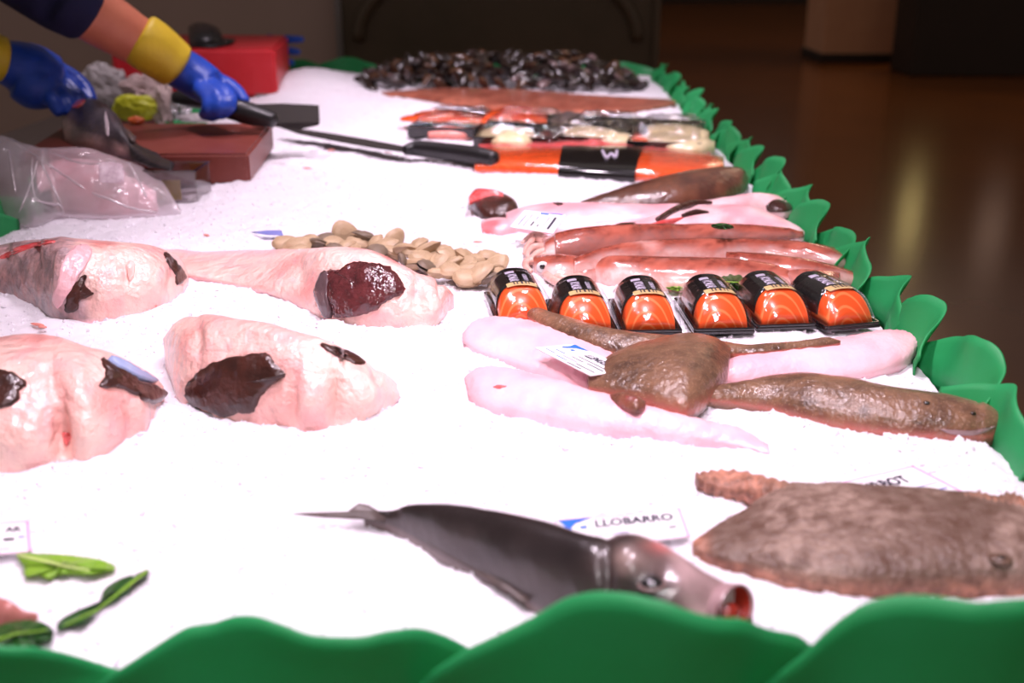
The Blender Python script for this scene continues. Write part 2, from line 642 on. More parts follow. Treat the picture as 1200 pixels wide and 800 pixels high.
def text_vf(s, size=1.0, space=1.0):
    cu = bpy.data.curves.new('t', 'FONT')
    cu.body = s
    cu.size = size
    cu.space_character = space
    cu.offset = .03
    cu.resolution_u = 3
    o = bpy.data.objects.new('t', cu)
    col.objects.link(o)
    dg = bpy.context.evaluated_depsgraph_get()
    me = bpy.data.meshes.new_from_object(o.evaluated_get(dg))
    v = np.array([tuple(x.co) for x in me.vertices])
    f = [list(p.vertices) for p in me.polygons]
    bpy.data.objects.remove(o)
    bpy.data.curves.remove(cu)
    bpy.data.meshes.remove(me)
    return v, f


def fused(name, parts, material, parent, voxel=.006, it=6):
    """one continuous surface from overlapping tubes"""
    V, Fs = join(*parts)
    o = mk(name, V, Fs, material, parent)
    r = o.modifiers.new('r', 'REMESH')
    r.mode = 'VOXEL'
    r.voxel_size = voxel
    s = o.modifiers.new('s', 'SMOOTH')
    s.iterations = it
    s.factor = .5
    dg = bpy.context.evaluated_depsgraph_get()
    me = bpy.data.meshes.new_from_object(o.evaluated_get(dg))
    o.modifiers.clear()
    old = o.data
    o.data = me
    bpy.data.meshes.remove(old)
    me.polygons.foreach_set('use_smooth', [True] * len(me.polygons))
    me.materials.clear()
    me.materials.append(material)
    return o


# ================================================================ the setting
XL, XR, YF, YB = -.98, .50, .674, 4.62
FLOOR = -.95


def struct(name, vf, material, label):
    o = mk(name, vf[0], vf[1], material, smooth_=False)
    o['kind'] = 'structure'
    o['label'] = label
    return o


floor = struct('floor', box((4, 14, FLOOR - .03), (34, 44, .06)), M['floor'], 'polished brown market hall floor')
struct('wall_back', box((-2.62, 6.2, 1.0), (3.2, .16, 3.9)), M['wall'], 'plain grey wall behind the red cutting block')
struct('wall_far', box((4, 30, 1.5), (34, .2, 5)), M['kiosk'], 'dark far end of the market hall')

# tall dark cabinet behind the mussels with an arched rib on its front
cab = thing('metal_cabinet', (.02, 6.3, FLOOR), 'tall dark metal cabinet with an arch on its front behind the mussels', 'cabinet')
a0, a1 = atd(399, 40, 6.0)[0], atd(769, 40, 6.0)[0]
mk('body', *box(((a0 + a1) / 2, 6.35, .5), (a1 - a0, .6, 2.9), 0, .012), M['dark_metal'], cab, smooth_=False)
arch = []
for t in np.linspace(0, math.pi, 40):
    arch.append(((a0 + a1) / 2 + math.cos(t) * (a1 - a0) * .43, 6.045, .02 + math.sin(t) * .42))
mk('arched_rib', *tube(arch, .035, 8), M['dark_metal'], cab)
for sx in (a0 + .02, a1 - .02):
    mk('edge_strip', *box((sx, 6.04, .5), (.035, .03, 2.88), 0, .004), M['steel'] if sx < 0 else M['dark_metal'], cab, smooth_=False)

# far pillar and kiosk
pp = at(1008, 74, FLOOR)
pl = thing('pillar', pp, 'pale plaster pillar standing far out on the brown floor', 'pillar')
wv = abs(at(1053, 74, FLOOR)[0] - at(962, 74, FLOOR)[0])
mk('shaft', *box((pp[0], pp[1] + wv / 2, FLOOR + 2.0), (wv, wv, 4.0), .0, .02), M['pillar'], pl, smooth_=False)
mk('plinth', *box((pp[0], pp[1] + wv / 2, FLOOR + .06), (wv * 1.06, wv * 1.06, .12), .0, .01), M['kiosk'], pl, smooth_=False)
kk = at(1180, 90, FLOOR)
ks = thing('closed_kiosk', kk, 'dark wooden closed stall standing beside the far pillar', 'stall')
x0 = at(1062, 88, FLOOR)[0]
mk('body', *box((x0 + 2.0, kk[1] + .4, FLOOR + 1.25), (4.0, .8, 2.5), 0, .02), M['kiosk'], ks, smooth_=False)
mk('counter_top', *box((x0 + 2.0, kk[1] + .4, FLOOR + 1.02), (4.1, .9, .06), 0, .01), M['kiosk'], ks, smooth_=False)
mk('lamp', *box((x0 + 1.15, kk[1] - .08, FLOOR + 1.9), (.3, .1, .5), 0, .02), M['pinklamp'], ks, smooth_=False)
mk('lamp', *box((x0 + .16, kk[1] - .08, FLOOR + 1.75), (.22, .1, .6), 0, .02), M['warmlamp'], ks, smooth_=False)

# the counter that carries the ice
ct = thing('fish_counter', ((XL + XR) / 2, (YF + YB) / 2, FLOOR), 'long steel fish counter under the crushed ice', 'counter')
mk('tray', *box(((XL + XR) / 2, (YF + YB) / 2, -.10), (XR - XL + .05, YB - YF + .05, .10), 0, .008), M['steel'], ct, smooth_=False)
mk('base', *box(((XL + XR) / 2, (YF + YB) / 2, (FLOOR - .15) / 2), (XR - XL - .06, YB - YF - .06, -FLOOR - .15), 0, .006), M['dark_metal'], ct, smooth_=False)
wk = thing('work_bench', (-1.24, 3.2, FLOOR), 'low steel work bench beside the ice under the cutting blocks', 'bench')
mk('bench_top', *box((-1.28, 3.3, -.055), (.54, 3.0, .05), 0, .006), M['steel'], wk, smooth_=False)
for (x, y) in ((-1.05, 1.9), (-1.5, 1.9), (-1.05, 4.7), (-1.5, 4.7)):
    mk('leg', *box((x, y, (FLOOR - .08) / 2), (.05, .05, -FLOOR - .08), 0, .004), M['steel'], wk, smooth_=False)


# ---------------------------------------------------------------- crushed ice
# ice pushed up along the front of the heavier fish
HUG = []
for line in ([(0, 556), (40, 553), (75, 545), (105, 548), (140, 528), (168, 508), (190, 480)], [(214, 478), (245, 494), (285, 499), (325, 504), (360, 508), (398, 505), (430, 498), (456, 482)],
             [(388, 378), (425, 386), (465, 387), (502, 385)], [(62, 374), (95, 378), (132, 375), (168, 369), (198, 356)],
             [(900, 484), (960, 500), (1020, 511), (1080, 516), (1140, 516)], [(600, 490), (660, 508), (720, 518), (780, 521)]):
    Lp = cat(line, len(line) * 2)
    HUG += [tuple(at(x, y)[:2]) for x, y in Lp]


def ice_h(x, y):
    P = np.stack([x, y, np.zeros_like(x)], -1)
    h = .005 * vnoise(P, 9, 1, 2) + .0035 * vnoise(P, 42, 2, 2) + .0028 * vnoise(P, 130, 5, 2)
    edge = np.minimum(np.minimum(x - XL, XR - x), np.minimum(y - YF, YB - y))
    h = h - .012 * np.exp(-edge / .03)
    # heaps at the far left end and beside the cutting board
    h = h + .075 * np.exp(-(((x + .80) / .16) ** 2 + ((y - 4.05) / .42) ** 2))
    h = h + .020 * np.exp(-(((x + .62) / .10) ** 2 + ((y - 2.35) / .35) ** 2))
    hug = np.zeros_like(x)
    for (ex, ey) in HUG:
        hug = np.maximum(hug, np.exp(-(((x - ex) / .03) ** 2 + ((y - ey + .012) / .016) ** 2)))
    h = h + .010 * hug
    return h - .004


ys = np.concatenate([np.arange(YF, 2.4, .006), np.arange(2.4, YB + .004, .009)])
xs = np.arange(XL, XR + .003, .006)
gx, gy = np.meshgrid(xs, ys)
gz = ice_h(gx, gy)
IV = np.stack([gx, gy, gz], -1).reshape(-1, 3)
nxx, nyy = len(xs), len(ys)
idx = np.arange(nxx * nyy).reshape(nyy, nxx)
IF = np.stack([idx[:-1, :-1], idx[:-1, 1:], idx[1:, 1:], idx[1:, :-1]], -1).reshape(-1, 4)
# loose chips: little squashed octahedra
NC = 36000
u = rng.random(NC)
cx = XL + .01 + rng.random(NC) * (XR - XL - .02)
cy = YF + (YB - YF) * u ** 1.35
cz = ice_h(cx, cy)
octv = np.array([[1, 0, 0], [-1, 0, 0], [0, 1, 0], [0, -1, 0], [0, 0, 1], [0, 0, -1]], float)
octf = np.array([[0, 2, 4], [2, 1, 4], [1, 3, 4], [3, 0, 4], [2, 0, 5], [1, 2, 5], [3, 1, 5], [0, 3, 5]])
q = rng.normal(size=(NC, 4))
q /= np.linalg.norm(q, axis=1, keepdims=True)
w_, x_, y_, z_ = q.T
RM = np.stack([np.stack([1 - 2 * (y_ ** 2 + z_ ** 2), 2 * (x_ * y_ - z_ * w_), 2 * (x_ * z_ + y_ * w_)], -1),
               np.stack([2 * (x_ * y_ + z_ * w_), 1 - 2 * (x_ ** 2 + z_ ** 2), 2 * (y_ * z_ - x_ * w_)], -1),
               np.stack([2 * (x_ * z_ - y_ * w_), 2 * (y_ * z_ + x_ * w_), 1 - 2 * (x_ ** 2 + y_ ** 2)], -1)], -2)
sz = (.0016 + .0026 * rng.random((NC, 1)) ** 2) * (.6 + .8 * rng.random((NC, 3)))
cv = (octv[None] * sz[:, None, :]) @ RM.transpose(0, 2, 1) + np.stack([cx, cy, cz - .0002], -1)[:, None]
CF = (octf[None] + (np.arange(NC) * 6)[:, None, None] + len(IV)).reshape(-1, 3)
me = bpy.data.meshes.new('crushed_ice')
AV = np.concatenate([IV, cv.reshape(-1, 3)])
nloop = IF.size + CF.size
me.vertices.add(len(AV))
me.vertices.foreach_set('co', AV.ravel())
me.loops.add(nloop)
me.loops.foreach_set('vertex_index', np.concatenate([IF.ravel(), CF.ravel()]).astype(np.int32))
me.polygons.add(len(IF) + len(CF))
me.polygons.foreach_set('loop_start', np.concatenate([np.arange(len(IF)) * 4, IF.size + np.arange(len(CF)) * 3]).astype(np.int32))
me.polygons.foreach_set('use_smooth', np.concatenate([np.ones(len(IF), bool), np.zeros(len(CF), bool)]))
me.update(calc_edges=True)
me.validate()
me.materials.append(M['ice'])
ice = bpy.data.objects.new('crushed_ice', me)
col.objects.link(ice)
tag(ice, 'bed of crushed white ice covering the whole counter', 'ice', kind='stuff')

# ---------------------------------------------------------------- green plastic leaf border
LEAFP = [(-1, .30), (-.82, .52), (-.62, .70), (-.5, .74), (-.36, .90), (-.16, 1.0), (-.02, .96), (.08, .97), (.3, .84), (.52, .66),
         (.62, .64), (.82, .46), (1, .22)]


def leaf_mesh(width, height, prof, lean=.28, bulge=.035, seed=0, nu=40, nv=9, thick=.0032, tops=None):
    """local: x along the border, y outwards, z up"""
    us = np.linspace(-1, 1, nu)
    pr = np.array(prof, float)
    top = np.interp(us, pr[:, 0], pr[:, 1])
    top = np.convolve(np.pad(top, 2, mode='edge'), [.12, .2, .36, .2, .12], 'valid') * height
    if tops is not None:
        top = np.asarray(tops)
    V = []
    for side in (0, 1):
        for j in range(nv):
            t = j / (nv - 1)
            z = -.03 + (top + .03) * t
            y = lean * np.maximum(z, 0) + bulge * (1 - us ** 2) + .010 * np.sin(us * 5 + seed) * t
            th = thick * (1.5 if j >= nv - 2 else 1.0)
            y = y + (th / 2 if side else -th / 2) * (1 if j < nv - 1 else .45)
            x = us * width / 2 * (.86 + .14 * t)
            V.append(np.stack([x, y, z], -1))
    V = np.array(V).reshape(2, nv, nu, 3)
    fs = []
    n1 = nv * nu
    for s in (0, 1):
        for j in range(nv - 1):
            for i in range(nu - 1):
                a = s * n1 + j * nu + i
                f = (a, a + 1, a + nu + 1, a + nu)
                fs.append(f if s == 0 else f[::-1])
    for i in range(nu - 1):
        a = (nv - 1) * nu + i
        fs.append((a, a + 1, n1 + a + 1, n1 + a))
        fs.append((i + 1, i, n1 + i, n1 + i + 1))
    for j in range(nv - 1):
        a = j * nu
        fs.append((a, a + nu, n1 + a + nu, n1 + a))
        a = j * nu + nu - 1
        fs.append((a + nu, a, n1 + a, n1 + a + nu))
    return V.reshape(-1, 3), fs


def border(name, label, leaves):
    """leaves: (world pos, heading, width, height, profile, lean, bulge)"""
    c = np.mean([l[0] for l in leaves], 0)
    t = thing(name, (c[0], c[1], -.03), label, 'leaf border')
    for k, (p, rz, w, h, pr, ln, bl) in enumerate(leaves):
        v, f = leaf_mesh(w, h, pr, ln, bl, k * 1.7)
        v = v @ rotz(rz).T + np.asarray(p)
        mk('leaf', v, f, M['green'], t)
    return t


# front: four broad panels seen from outside (profile from the photograph)
YFR = .655
zt = .0


def front_panel(outline, depth_y):
    """outline pixels -> x,z on the upright plane y = depth_y"""
    out = []
    for (px, py) in outline:
        d = ray(px, py)
        t = depth_y / d[1]
        P = CAM + d * t
        out.append((P[0], P[2]))
    return out


def traced_leaf(outline, yy, parent, bulge=.02):
    o = np.array(front_panel(outline, yy))
    x0, x1 = o[:, 0].min(), o[:, 0].max()
    w = (x1 - x0)
    pr = [((x - (x0 + x1) / 2) / (w / 2), z) for x, z in o]
    ol = np.array(outline, float)
    tops = []
    for u in np.linspace(-1, 1, 56):
        lo, hi = -.05, .12
        for _ in range(24):
            z = (lo + hi) / 2
            q = proj(np.array([(x0 + x1) / 2 + u * w / 2, yy + bulge * .6 - bulge * (1 - u * u) - .18 * max(z, 0), z]))
            if q[1] > np.interp(q[0], ol[:, 0], ol[:, 1]):
                lo = z
            else:
                hi = z
        tops.append((lo + hi) / 2)
    tops = np.convolve(np.pad(tops, 1, mode='edge'), [.25, .5, .25], 'valid')
    v, f = leaf_mesh(w / 1.0, 1.0, pr, lean=.18, bulge=bulge, nu=56, tops=tops)
    # facing the camera: outwards is -y
    v = v * np.array([1, -1, 1]) + np.array([(x0 + x1) / 2, yy + bulge * .6, 0])
    mk('leaf', v, [q[::-1] for q in f], M['green'], parent)


fb = thing('leaf_border', (-.2, .62, -.03), 'broad green plastic leaf border in front of the sea bass', 'leaf border')
traced_leaf([(-190, 790), (-120, 762), (-60, 748), (0, 747), (40, 750), (70, 762), (100, 778), (125, 792), (150, 800)], .662, fb)
traced_leaf([(95, 812), (130, 784), (170, 764), (215, 742), (245, 741), (270, 730), (300, 726), (330, 730), (365, 737), (400, 736), (430, 737),
             (450, 733), (490, 735), (520, 750), (540, 762), (560, 778), (585, 800)], .650, fb)
traced_leaf([(480, 806), (510, 775), (545, 756), (590, 744), (630, 730), (665, 710), (700, 700), (740, 696), (780, 699), (810, 708), (835, 714), (870, 718),
             (890, 732), (912, 742), (940, 752), (965, 775), (985, 800)], .638, fb)
traced_leaf([(875, 808), (905, 782), (940, 760), (975, 735), (1015, 716), (1060, 708), (1100, 704), (1145, 702), (1170, 694), (1200, 690), (1240, 694),
             (1262, 706), (1282, 740), (1300, 790)], .626, fb)

# right-hand border: many pointed leaves
lv = []
y = .80
k = 0
while y < 4.55:
    hh = .059 + .006 * math.sin(k * 2.4) + rnd.uniform(-.005, .005)
    wd = .205 + rnd.uniform(-.02, .02)
    pr = LEAFP if k % 2 == 0 else [(-a, b) for a, b in LEAFP[::-1]]
    lv.append(((XR - .012 + .010 * (k % 2) + rnd.uniform(-.004, .004), y, 0), R(-90) + rnd.uniform(-.12, .12), wd, hh, pr, .40, .016))
    y += .150 + rnd.uniform(-.012, .012)
    k += 1
border('leaf_border', 'row of pointed green plastic leaves along the edge beside the brown floor', lv)
lv = []
x = XL + .02
k = 0
while x < XR:
    lv.append(((x, YB - .01 + .01 * (k % 2), .0), R(0) + rnd.uniform(-.1, .1), .30, .052 + .008 * math.sin(k * 1.9), LEAFP if k % 2 else [(-a, b) for a, b in LEAFP[::-1]], .3, .02))
    x += .22
    k += 1
border('leaf_border', 'green plastic leaf border at the far end behind the mussels', lv)
lv = []
y = .8
k = 0
while y < 4.5:
    if not (2.25 < y < 2.95):
        lv.append(((XL + .004 + .01 * (k % 2), y, -.01), R(90) + rnd.uniform(-.12, .12), .22, .062 + .012 * math.sin(k * 2.1), LEAFP, .3, .02))
    y += .16
    k += 1
border('leaf_border', 'green plastic leaf border beside the work bench under the plastic bag', lv)


# ================================================================ fish
def name_card(corners, label, texts, z=.003, logo=True, bars=(), zs=None, border_=True, name='price_card'):
    """corners TL,TR,BR,BL in pixels lying on height z; texts: (string, u, v, height in v, material)"""
    zs = zs or (z, z, z, z)
    C = [at(c[0], c[1], zz) for c, zz in zip(corners, zs)]
    cen = np.mean(C, 0)
    t = thing(name, (cen[0], cen[1], min(c[2] for c in C)), label, 'card')
    TL, TR, BR, BL = C
    nrm = np.cross(TR - TL, TL - BL)
    nrm /= np.linalg.norm(nrm)

    def S(u, v, d=0.0):
        return TL * (1 - u) * (1 - v) + TR * u * (1 - v) + BR * u * v + BL * (1 - u) * v + nrm * d

    V = [S(u, v, d) for d in (0, .0012) for (u, v) in ((0, 0), (1, 0), (1, 1), (0, 1))]
    mk('sheet', V, [(3, 2, 1, 0), (4, 5, 6, 7), (0, 1, 5, 4), (1, 2, 6, 5), (2, 3, 7, 6), (3, 0, 4, 7)], M['card'], t, smooth_=False)

    def quad(nm, u0, v0, u1, v1, m_, d=.0016):
        mk(nm, [S(u0, v0, d), S(u1, v0, d), S(u1, v1, d), S(u0, v1, d)], [(0, 1, 2, 3)], m_, t, smooth_=False)

    if border_:
        for (u0, v0, u1, v1) in ((0, 0, 1, .03), (0, .97, 1, 1), (0, 0, .012, 1), (.975, 0, 1, 1)):
            quad('border_line', u0, v0, u1, v1, M['pinkline'])
    for (s, u, v, hv, wu, m_) in texts:
        tv, tf = text_vf(s)
        mx = tv[:, 0].max()
        my = max(tv[:, 1].max(), .01)
        P = [S(u + a / mx * wu, v - b / my * hv, .0017) for a, b, _ in tv]
        mk('lettering', P, tf, m_, t, smooth_=False)
    for (u0, v0, u1, v1, mn) in bars:
        quad('print_line', u0, v0, u1, v1, M[mn])
    if logo:
        # blue swoosh like a fish tail with a round eye dot
        pts = [(.02, .03), (.30, .03), (.24, .10), (.17, .14), (.13, .28), (.10, .44), (.05, .40), (.07, .22)]
        P = [S(a, b, .0017) for a, b in pts]
        P.append(np.mean(P, 0))
        mk('emblem', P, [(i, (i + 1) % 8, 8) for i in range(8)], M['blueink'], t, smooth_=False)
        for (cu_, cv_) in ((.20, .34), (.225, .34)):
            P = [S(cu_ + .016 * math.cos(a), cv_ + .055 * math.sin(a), .0017) for a in np.linspace(0, 2 * math.pi, 12, endpoint=False)]
            mk('emblem', P, [tuple(range(12))], M['blueink'], t, smooth_=False)
    return t


def lobes(V, v, lst):
    """muscle lobes (amp > 0) and creases (amp < 0): (px, py, rx, ry, amp) on the upper side"""
    q = proj(V)
    out = 0
    for (x, y, rx, ry, a) in lst:
        out = out + 1.5 * a * np.exp(-((q[..., 0] - x) / rx) ** 2 - ((q[..., 1] - y) / ry) ** 2)
    return out * (v < .5)


# ---- sea bass ---------------------------------------------------------------
st = [(425, 598, 428, 608, .004), (455, 598, 455, 612, .010), (490, 594, 480, 624, .022), (540, 593, 528, 652, .036), (600, 602, 585, 682, .047), (660, 616, 640, 712, .054),
      (705, 628, 690, 736, .058), (745, 627, 738, 750, .060), (790, 645, 780, 757, .052), (825, 668, 815, 752, .042), (850, 682, 842, 744, .032), (862, 690, 857, 736, .026)]
bs = thing('sea_bass', base_loc(st), 'whole dark grey sea bass with open red mouth lying beside its name card', 'fish')


def bass_col(u, v, V):
    t = np.abs(v * 2 % 1)
    n = vnoise(V, 30, 4, 2)
    dark, mid, pale = L(34, 27, 27), L(74, 63, 62), L(222, 186, 186)
    arch_ = np.clip(v * 2, 0, 1)
    c = mixc(mid, dark, smooth(.05, .35, arch_ + .1 * n))
    c = mixc(c, L(128, 108, 104), smooth(.75, 1.0, arch_))
    head = smooth(.60, .80, u + .05 * n + .12 * (arch_ - .5))
    c = mixc(c, mixc(L(150, 122, 120), pale, smooth(-.3, .6, n + 2.5 * (u - .72))), head)
    q = proj(V)
    blob = lambda x, y, rx, ry: np.exp(-((q[..., 0] - x) / rx) ** 2 - ((q[..., 1] - y) / ry) ** 2)
    c = mixc(c, L(176, 148, 140), np.clip(blob(738, 655, 30, 16) * (1 + n), 0, 1) * .8)
    c = mixc(c, L(40, 28, 28), np.clip(blob(712, 668, 9, 34), 0, 1) * .9)
    c = mixc(c, L(44, 32, 32), np.clip(blob(752, 688, 26, 14) * (1 + .6 * n), 0, 1) * .9)
    c = mixc(c, L(226, 110, 110), np.clip(blob(775, 640, 18, 8) * (1 + n), 0, 1) * .6)
    c = mixc(c, L(34, 28, 30), smooth(.62, .56, u) * np.clip(blob(620, 650, 90, 16), 0, 1) * .6)
    return c


bo, bvh = body('body', st, M['bass'], bass_col, bs, m=90, n=40, z0=.004,
               disp=lambda u, v, V: .0012 * vnoise(V, 40, 9) + lobes(V, v, [(712, 670, 7, 40, -.006), (738, 660, 22, 26, .004), (770, 672, 30, 3, -.002), (800, 680, 12, 20, .002)]))
P = at(766, 684, .045)
loc = bvh.ray_cast(Vector(CAM), Vector(ray(764, 684)).normalized())[0]
e = mk('eye', *ellipsoid(np.array(loc), (.009, .009, .006)), M['eyeblack'], bs)
mk('eye_ring', *tube([np.array(loc) + .0098 * np.array([math.cos(a), math.sin(a) * .9, .12 * math.cos(a)]) for a in np.linspace(0, 6.283, 20)], .0016, 6), mat('eye_ring', L(120, 96, 92), rough=.3, coat=.5), e)
mc = at(845, 711, .020)
md = np.array([.62, -.62, .26])
md /= np.linalg.norm(md)
mu_ = np.cross(md, np.array([0, 0, 1.0]))
mu_ /= np.linalg.norm(mu_)
mw = np.cross(mu_, md)


def cup(rows, n=26):
    V = [mc + md * t + mu_ * (r * 1.08 * math.cos(a)) + mw * (r * .92 * math.sin(a)) for (t, r) in rows for a in np.linspace(0, 2 * math.pi, n, endpoint=False)]
    return V, grid_faces(len(rows), n)


mouth = mk('mouth', *cup([(.0125, .0192), (.009, .0178), (.002, .016), (-.006, .011), (-.009, .003)]), M['redmouth'], bs)
mk('lip', *cup([(-.022, .021), (-.012, .0205), (.0, .0195), (.010, .0202), (.0145, .0205), (.0155, .0196), (.0125, .0190)]), M['lip'], mouth)
mk('tongue', *ellipsoid(mc + md * .004 - mw * .004, (.011, .010, .009)), M['redmouth'], mouth)
jaw = [mc + md * .0145 + mu_ * (.0215 * math.cos(a)) + mw * (.0185 * math.sin(a)) for a in np.linspace(-2.4, .7, 18)]
mk('jaw', *tube(jaw, [.001] + [.0026] * 16 + [.001], 8), mat('jaw_dark', L(84, 36, 38), rough=.25, coat=.5), mouth)
# tail fin: two spread lobes, the upper one raised
ta = at(438, 604, .008)


def fin(name, pts_z, thick, material, parent):
    """flat fin from an outline of world points"""
    P = np.array(pts_z)
    c = P.mean(0)
    V = []
    for s in (-1, 1):
        for r in (1.0, .55):
            V += [c + (p - c) * r + np.array([0, 0, s * thick * (.3 if r == 1 else 1)]) for p in P]
        V.append(c + np.array([0, 0, s * thick]))
    n = len(P)
    k = 2 * n + 1
    fs = []
    for s in (0, 1):
        o = s * k
        for i in range(n):
            j = (i + 1) % n
            a = [(o + i, o + j, o + n + j, o + n + i), (o + n + i, o + n + j, o + 2 * n)]
            fs += a if s else [q[::-1] for q in a]
    fs += [(i, (i + 1) % n, k + (i + 1) % n, k + i) for i in range(n)]
    return mk(name, V, fs, material, parent)


fin('tail_fin', [at(452, 599, .010), at(420, 599, .013), at(380, 600, .013), at(343, 602, .012), at(380, 606, .010), at(420, 608, .008), at(452, 611, .007)], .0012, M['bassfin'], bs)
fin('fin', [at(448, 601, .010), at(432, 592, .014), at(420, 590, .016), at(412, 596, .013), at(405, 601, .011)], .0015, M['bassfin'], bs)
fin('fin', [at(478, 614, .008), at(520, 634, .006), at(575, 664, .004), at(622, 702, .004), at(612, 706, .003), at(560, 672, .003), at(500, 636, .004)], .002, M['bassfin'], bs)
name_card([(650, 611), (797, 597), (809, 630), (655, 646)], 'white name card reading LLOBARRO beside the sea bass', [('LLOBARRO', .30, .38, .24, .62, M['ink'])],
          bars=((.30, .08, .62, .10, 'pinkline'), (.30, .48, .95, .505, 'paleink'), (.32, .62, .55, .65, 'paleink'), (.86, .60, .92, .66, 'ink')))

# ---- turbot -----------------------------------------------------------------
st = [(812, 634, 813, 645, .004), (835, 618, 838, 656, .008), (862, 602, 868, 665, .013), (885, 586, 895, 672, .018), (915, 567, 930, 681, .024), (960, 566, 970, 688, .028), (1010, 567, 1020, 692, .031),
      (1080, 572, 1090, 692, .033), (1150, 579, 1160, 691, .034), (1200, 588, 1208, 690, .033), (1235, 600, 1240, 686, .028), (1258, 618, 1262, 676, .018), (1272, 638, 1274, 660, .008)]
tb = thing('turbot', base_loc(st), 'large mottled grey-brown turbot lying flat at the front corner', 'fish')


def turbot_col(u, v, V):
    n = vnoise(V, 22, 6, 3)
    n2 = vnoise(V, 70, 8, 2)
    c = mixc(L(112, 90, 78), L(156, 132, 118), smooth(-.35, .35, n))
    c = mixc(c, L(92, 66, 52), smooth(.12, .5, n2) * .8)
    ar = np.clip(v * 2, 0, 1)
    rim = np.maximum(smooth(.07, .01, ar), smooth(.93, .99, ar))
    rim = np.maximum(rim, smooth(.10, .0, u))
    c = mixc(c, mixc(L(214, 138, 108), L(176, 110, 88), smooth(0, .3, n2)), rim * .6)
    stripe = smooth(.05, .015, np.abs(ar - .80 + .12 * (u - .5))) * smooth(.50, .55, u) * smooth(.80, .72, u)
    c = mixc(c, L(84, 60, 40), stripe * .8)
    return c


to, tbvh = body('body', st, M['turbot'], turbot_col, tb, m=90, n=44, z0=.003, p=.7,
                disp=lambda u, v, V: .0016 * vnoise(V, 60, 3, 2) + .002 * smooth(.2, .0, np.abs(np.clip(v * 2, 0, 1) - .12)) * np.abs(np.sin(u * 150)) * .5)
body('tail', [(814, 555, 818, 562, .003), (835, 551, 842, 571, .005), (865, 552, 873, 577, .008), (905, 560, 905, 590, .013), (930, 566, 930, 600, .016)], M['turbot'],
     lambda u, v, V: mixc(mixc(L(200, 138, 114), L(158, 106, 86), smooth(-.1, .3, vnoise(V, 80, 2, 2))), L(150, 118, 98), smooth(.55, 1, u)), tb, m=28, n=16, z0=.008,
     disp=lambda u, v, V: .0015 * np.sin(u * 60))
body('dorsal_fin', [(1128, 580, 1132, 590, .004), (1145, 576, 1150, 594, .006), (1165, 582, 1168, 596, .006), (1182, 577, 1186, 600, .007), (1200, 584, 1204, 606, .006), (1220, 596, 1220, 612, .004)], M['turbot'],
     lambda u, v, V: mixc(L(200, 140, 112), L(150, 112, 92), smooth(-.2, .3, vnoise(V, 80, 2, 2))), tb, m=30, n=14, z0=.03, disp=lambda u, v, V: .002 * np.sin(u * 70))
loc = np.array(tbvh.ray_cast(Vector(CAM), Vector(ray(1172, 655)).normalized())[0])
e = mk('eye', *ellipsoid(loc, (.010, .009, .004)), mat('turbot_eye', L(104, 80, 66), rough=.4, noise=(60, .5, L(70, 50, 40))), tb)
mk('pupil', *ellipsoid(loc + np.array([0, -.003, .0028]), (.0045, .002, .0018)), M['eyeblack'], e)
name_card([(940, 577), (1070, 547), (1130, 578), (1000, 612)], 'white name card reading TURBOT tucked behind the turbot', [('TURBOT', .34, .40, .22, .46, M['ink'])], logo=False,
          bars=((.45, .12, .66, .14, 'pinkline'), (.4, .58, .95, .60, 'paleink'), (.72, .80, .76, .87, 'ink'), (.86, .76, .95, .80, 'paleink')))
name_card([(-120, 622), (34, 612), (37, 648), (-125, 660)], 'white name card ending in AR above the salad leaves', [('AR', .82, .32, .16, .12, M['ink'])], logo=False,
          bars=((.80, .52, .88, .60, 'ink'), (.91, .48, .96, .54, 'paleink'), (.5, .84, .85, .87, 'paleink')))


# ---- soles ------------------------------------------------------------------
def sole_brown_col(u, v, V):
    n = vnoise(V, 26, 6, 3)
    ar = np.clip(v * 2, 0, 1)
    c = mixc(L(116, 84, 64), L(74, 52, 40), smooth(-.3, .35, n))
    c = mixc(c, L(196, 104, 92), smooth(.10, .02, ar) * .8)
    return c


def sole_pale_col(u, v, V):
    n = vnoise(V, 30, 5, 2)
    ar = np.clip(v * 2, 0, 1)
    c = mixc(L(246, 202, 210), L(242, 180, 192), smooth(-.2, .5, n))
    c = mixc(c, L(240, 150, 160), smooth(.12, .0, u) * .7)
    c = mixc(c, L(90, 56, 46), smooth(.045, .012, ar) * smooth(-.1, .15, vnoise(V, 18, 9)) * smooth(.5, .3, u))
    return c


sole_d = lambda u, v, V: .002 * vnoise(V, 22, 4, 3) + .0007 * np.sin(u * 110 + 14 * np.abs(np.clip(v * 2, 0, 1) - .5)) * smooth(0, .2, np.clip(v * 2, 0, 1))
nz = lambda a, s: (lambda u, v, V: a * vnoise(V, s, 4, 2))
st = [(541, 390, 543, 403, .006), (555, 376, 560, 413, .015), (580, 371, 590, 423, .020), (610, 374, 620, 433, .022), (640, 381, 650, 446, .022), (680, 396, 685, 458, .021), (722, 415, 727, 464, .015)]
o = thing('sole', base_loc(st), 'pale belly-up sole with the blue and white card on it', 'fish', 'soles laid in a cross')
so_up, bvh_up = body('body', st, M['sole_pale'], sole_pale_col, o, disp=sole_d, n=32, p=1.05)
st = [(545, 442, 549, 464, .006), (560, 431, 565, 474, .016), (590, 430, 595, 484, .022), (620, 436, 625, 492, .025), (660, 448, 665, 502, .027), (700, 460, 705, 511, .028), (750, 473, 755, 515, .026), (800, 487, 805, 518, .019),
      (840, 496, 842, 520, .010), (868, 503, 872, 524, .005), (900, 521, 902, 531, .002)]
o = thing('sole', base_loc(st), 'pale belly-up sole with a split tail, lowest of the cross of soles', 'fish', 'soles laid in a cross')
_, b2 = body('body', st, M['sole_pale'], sole_pale_col, o, disp=sole_d, n=32, m=60, p=1.05)
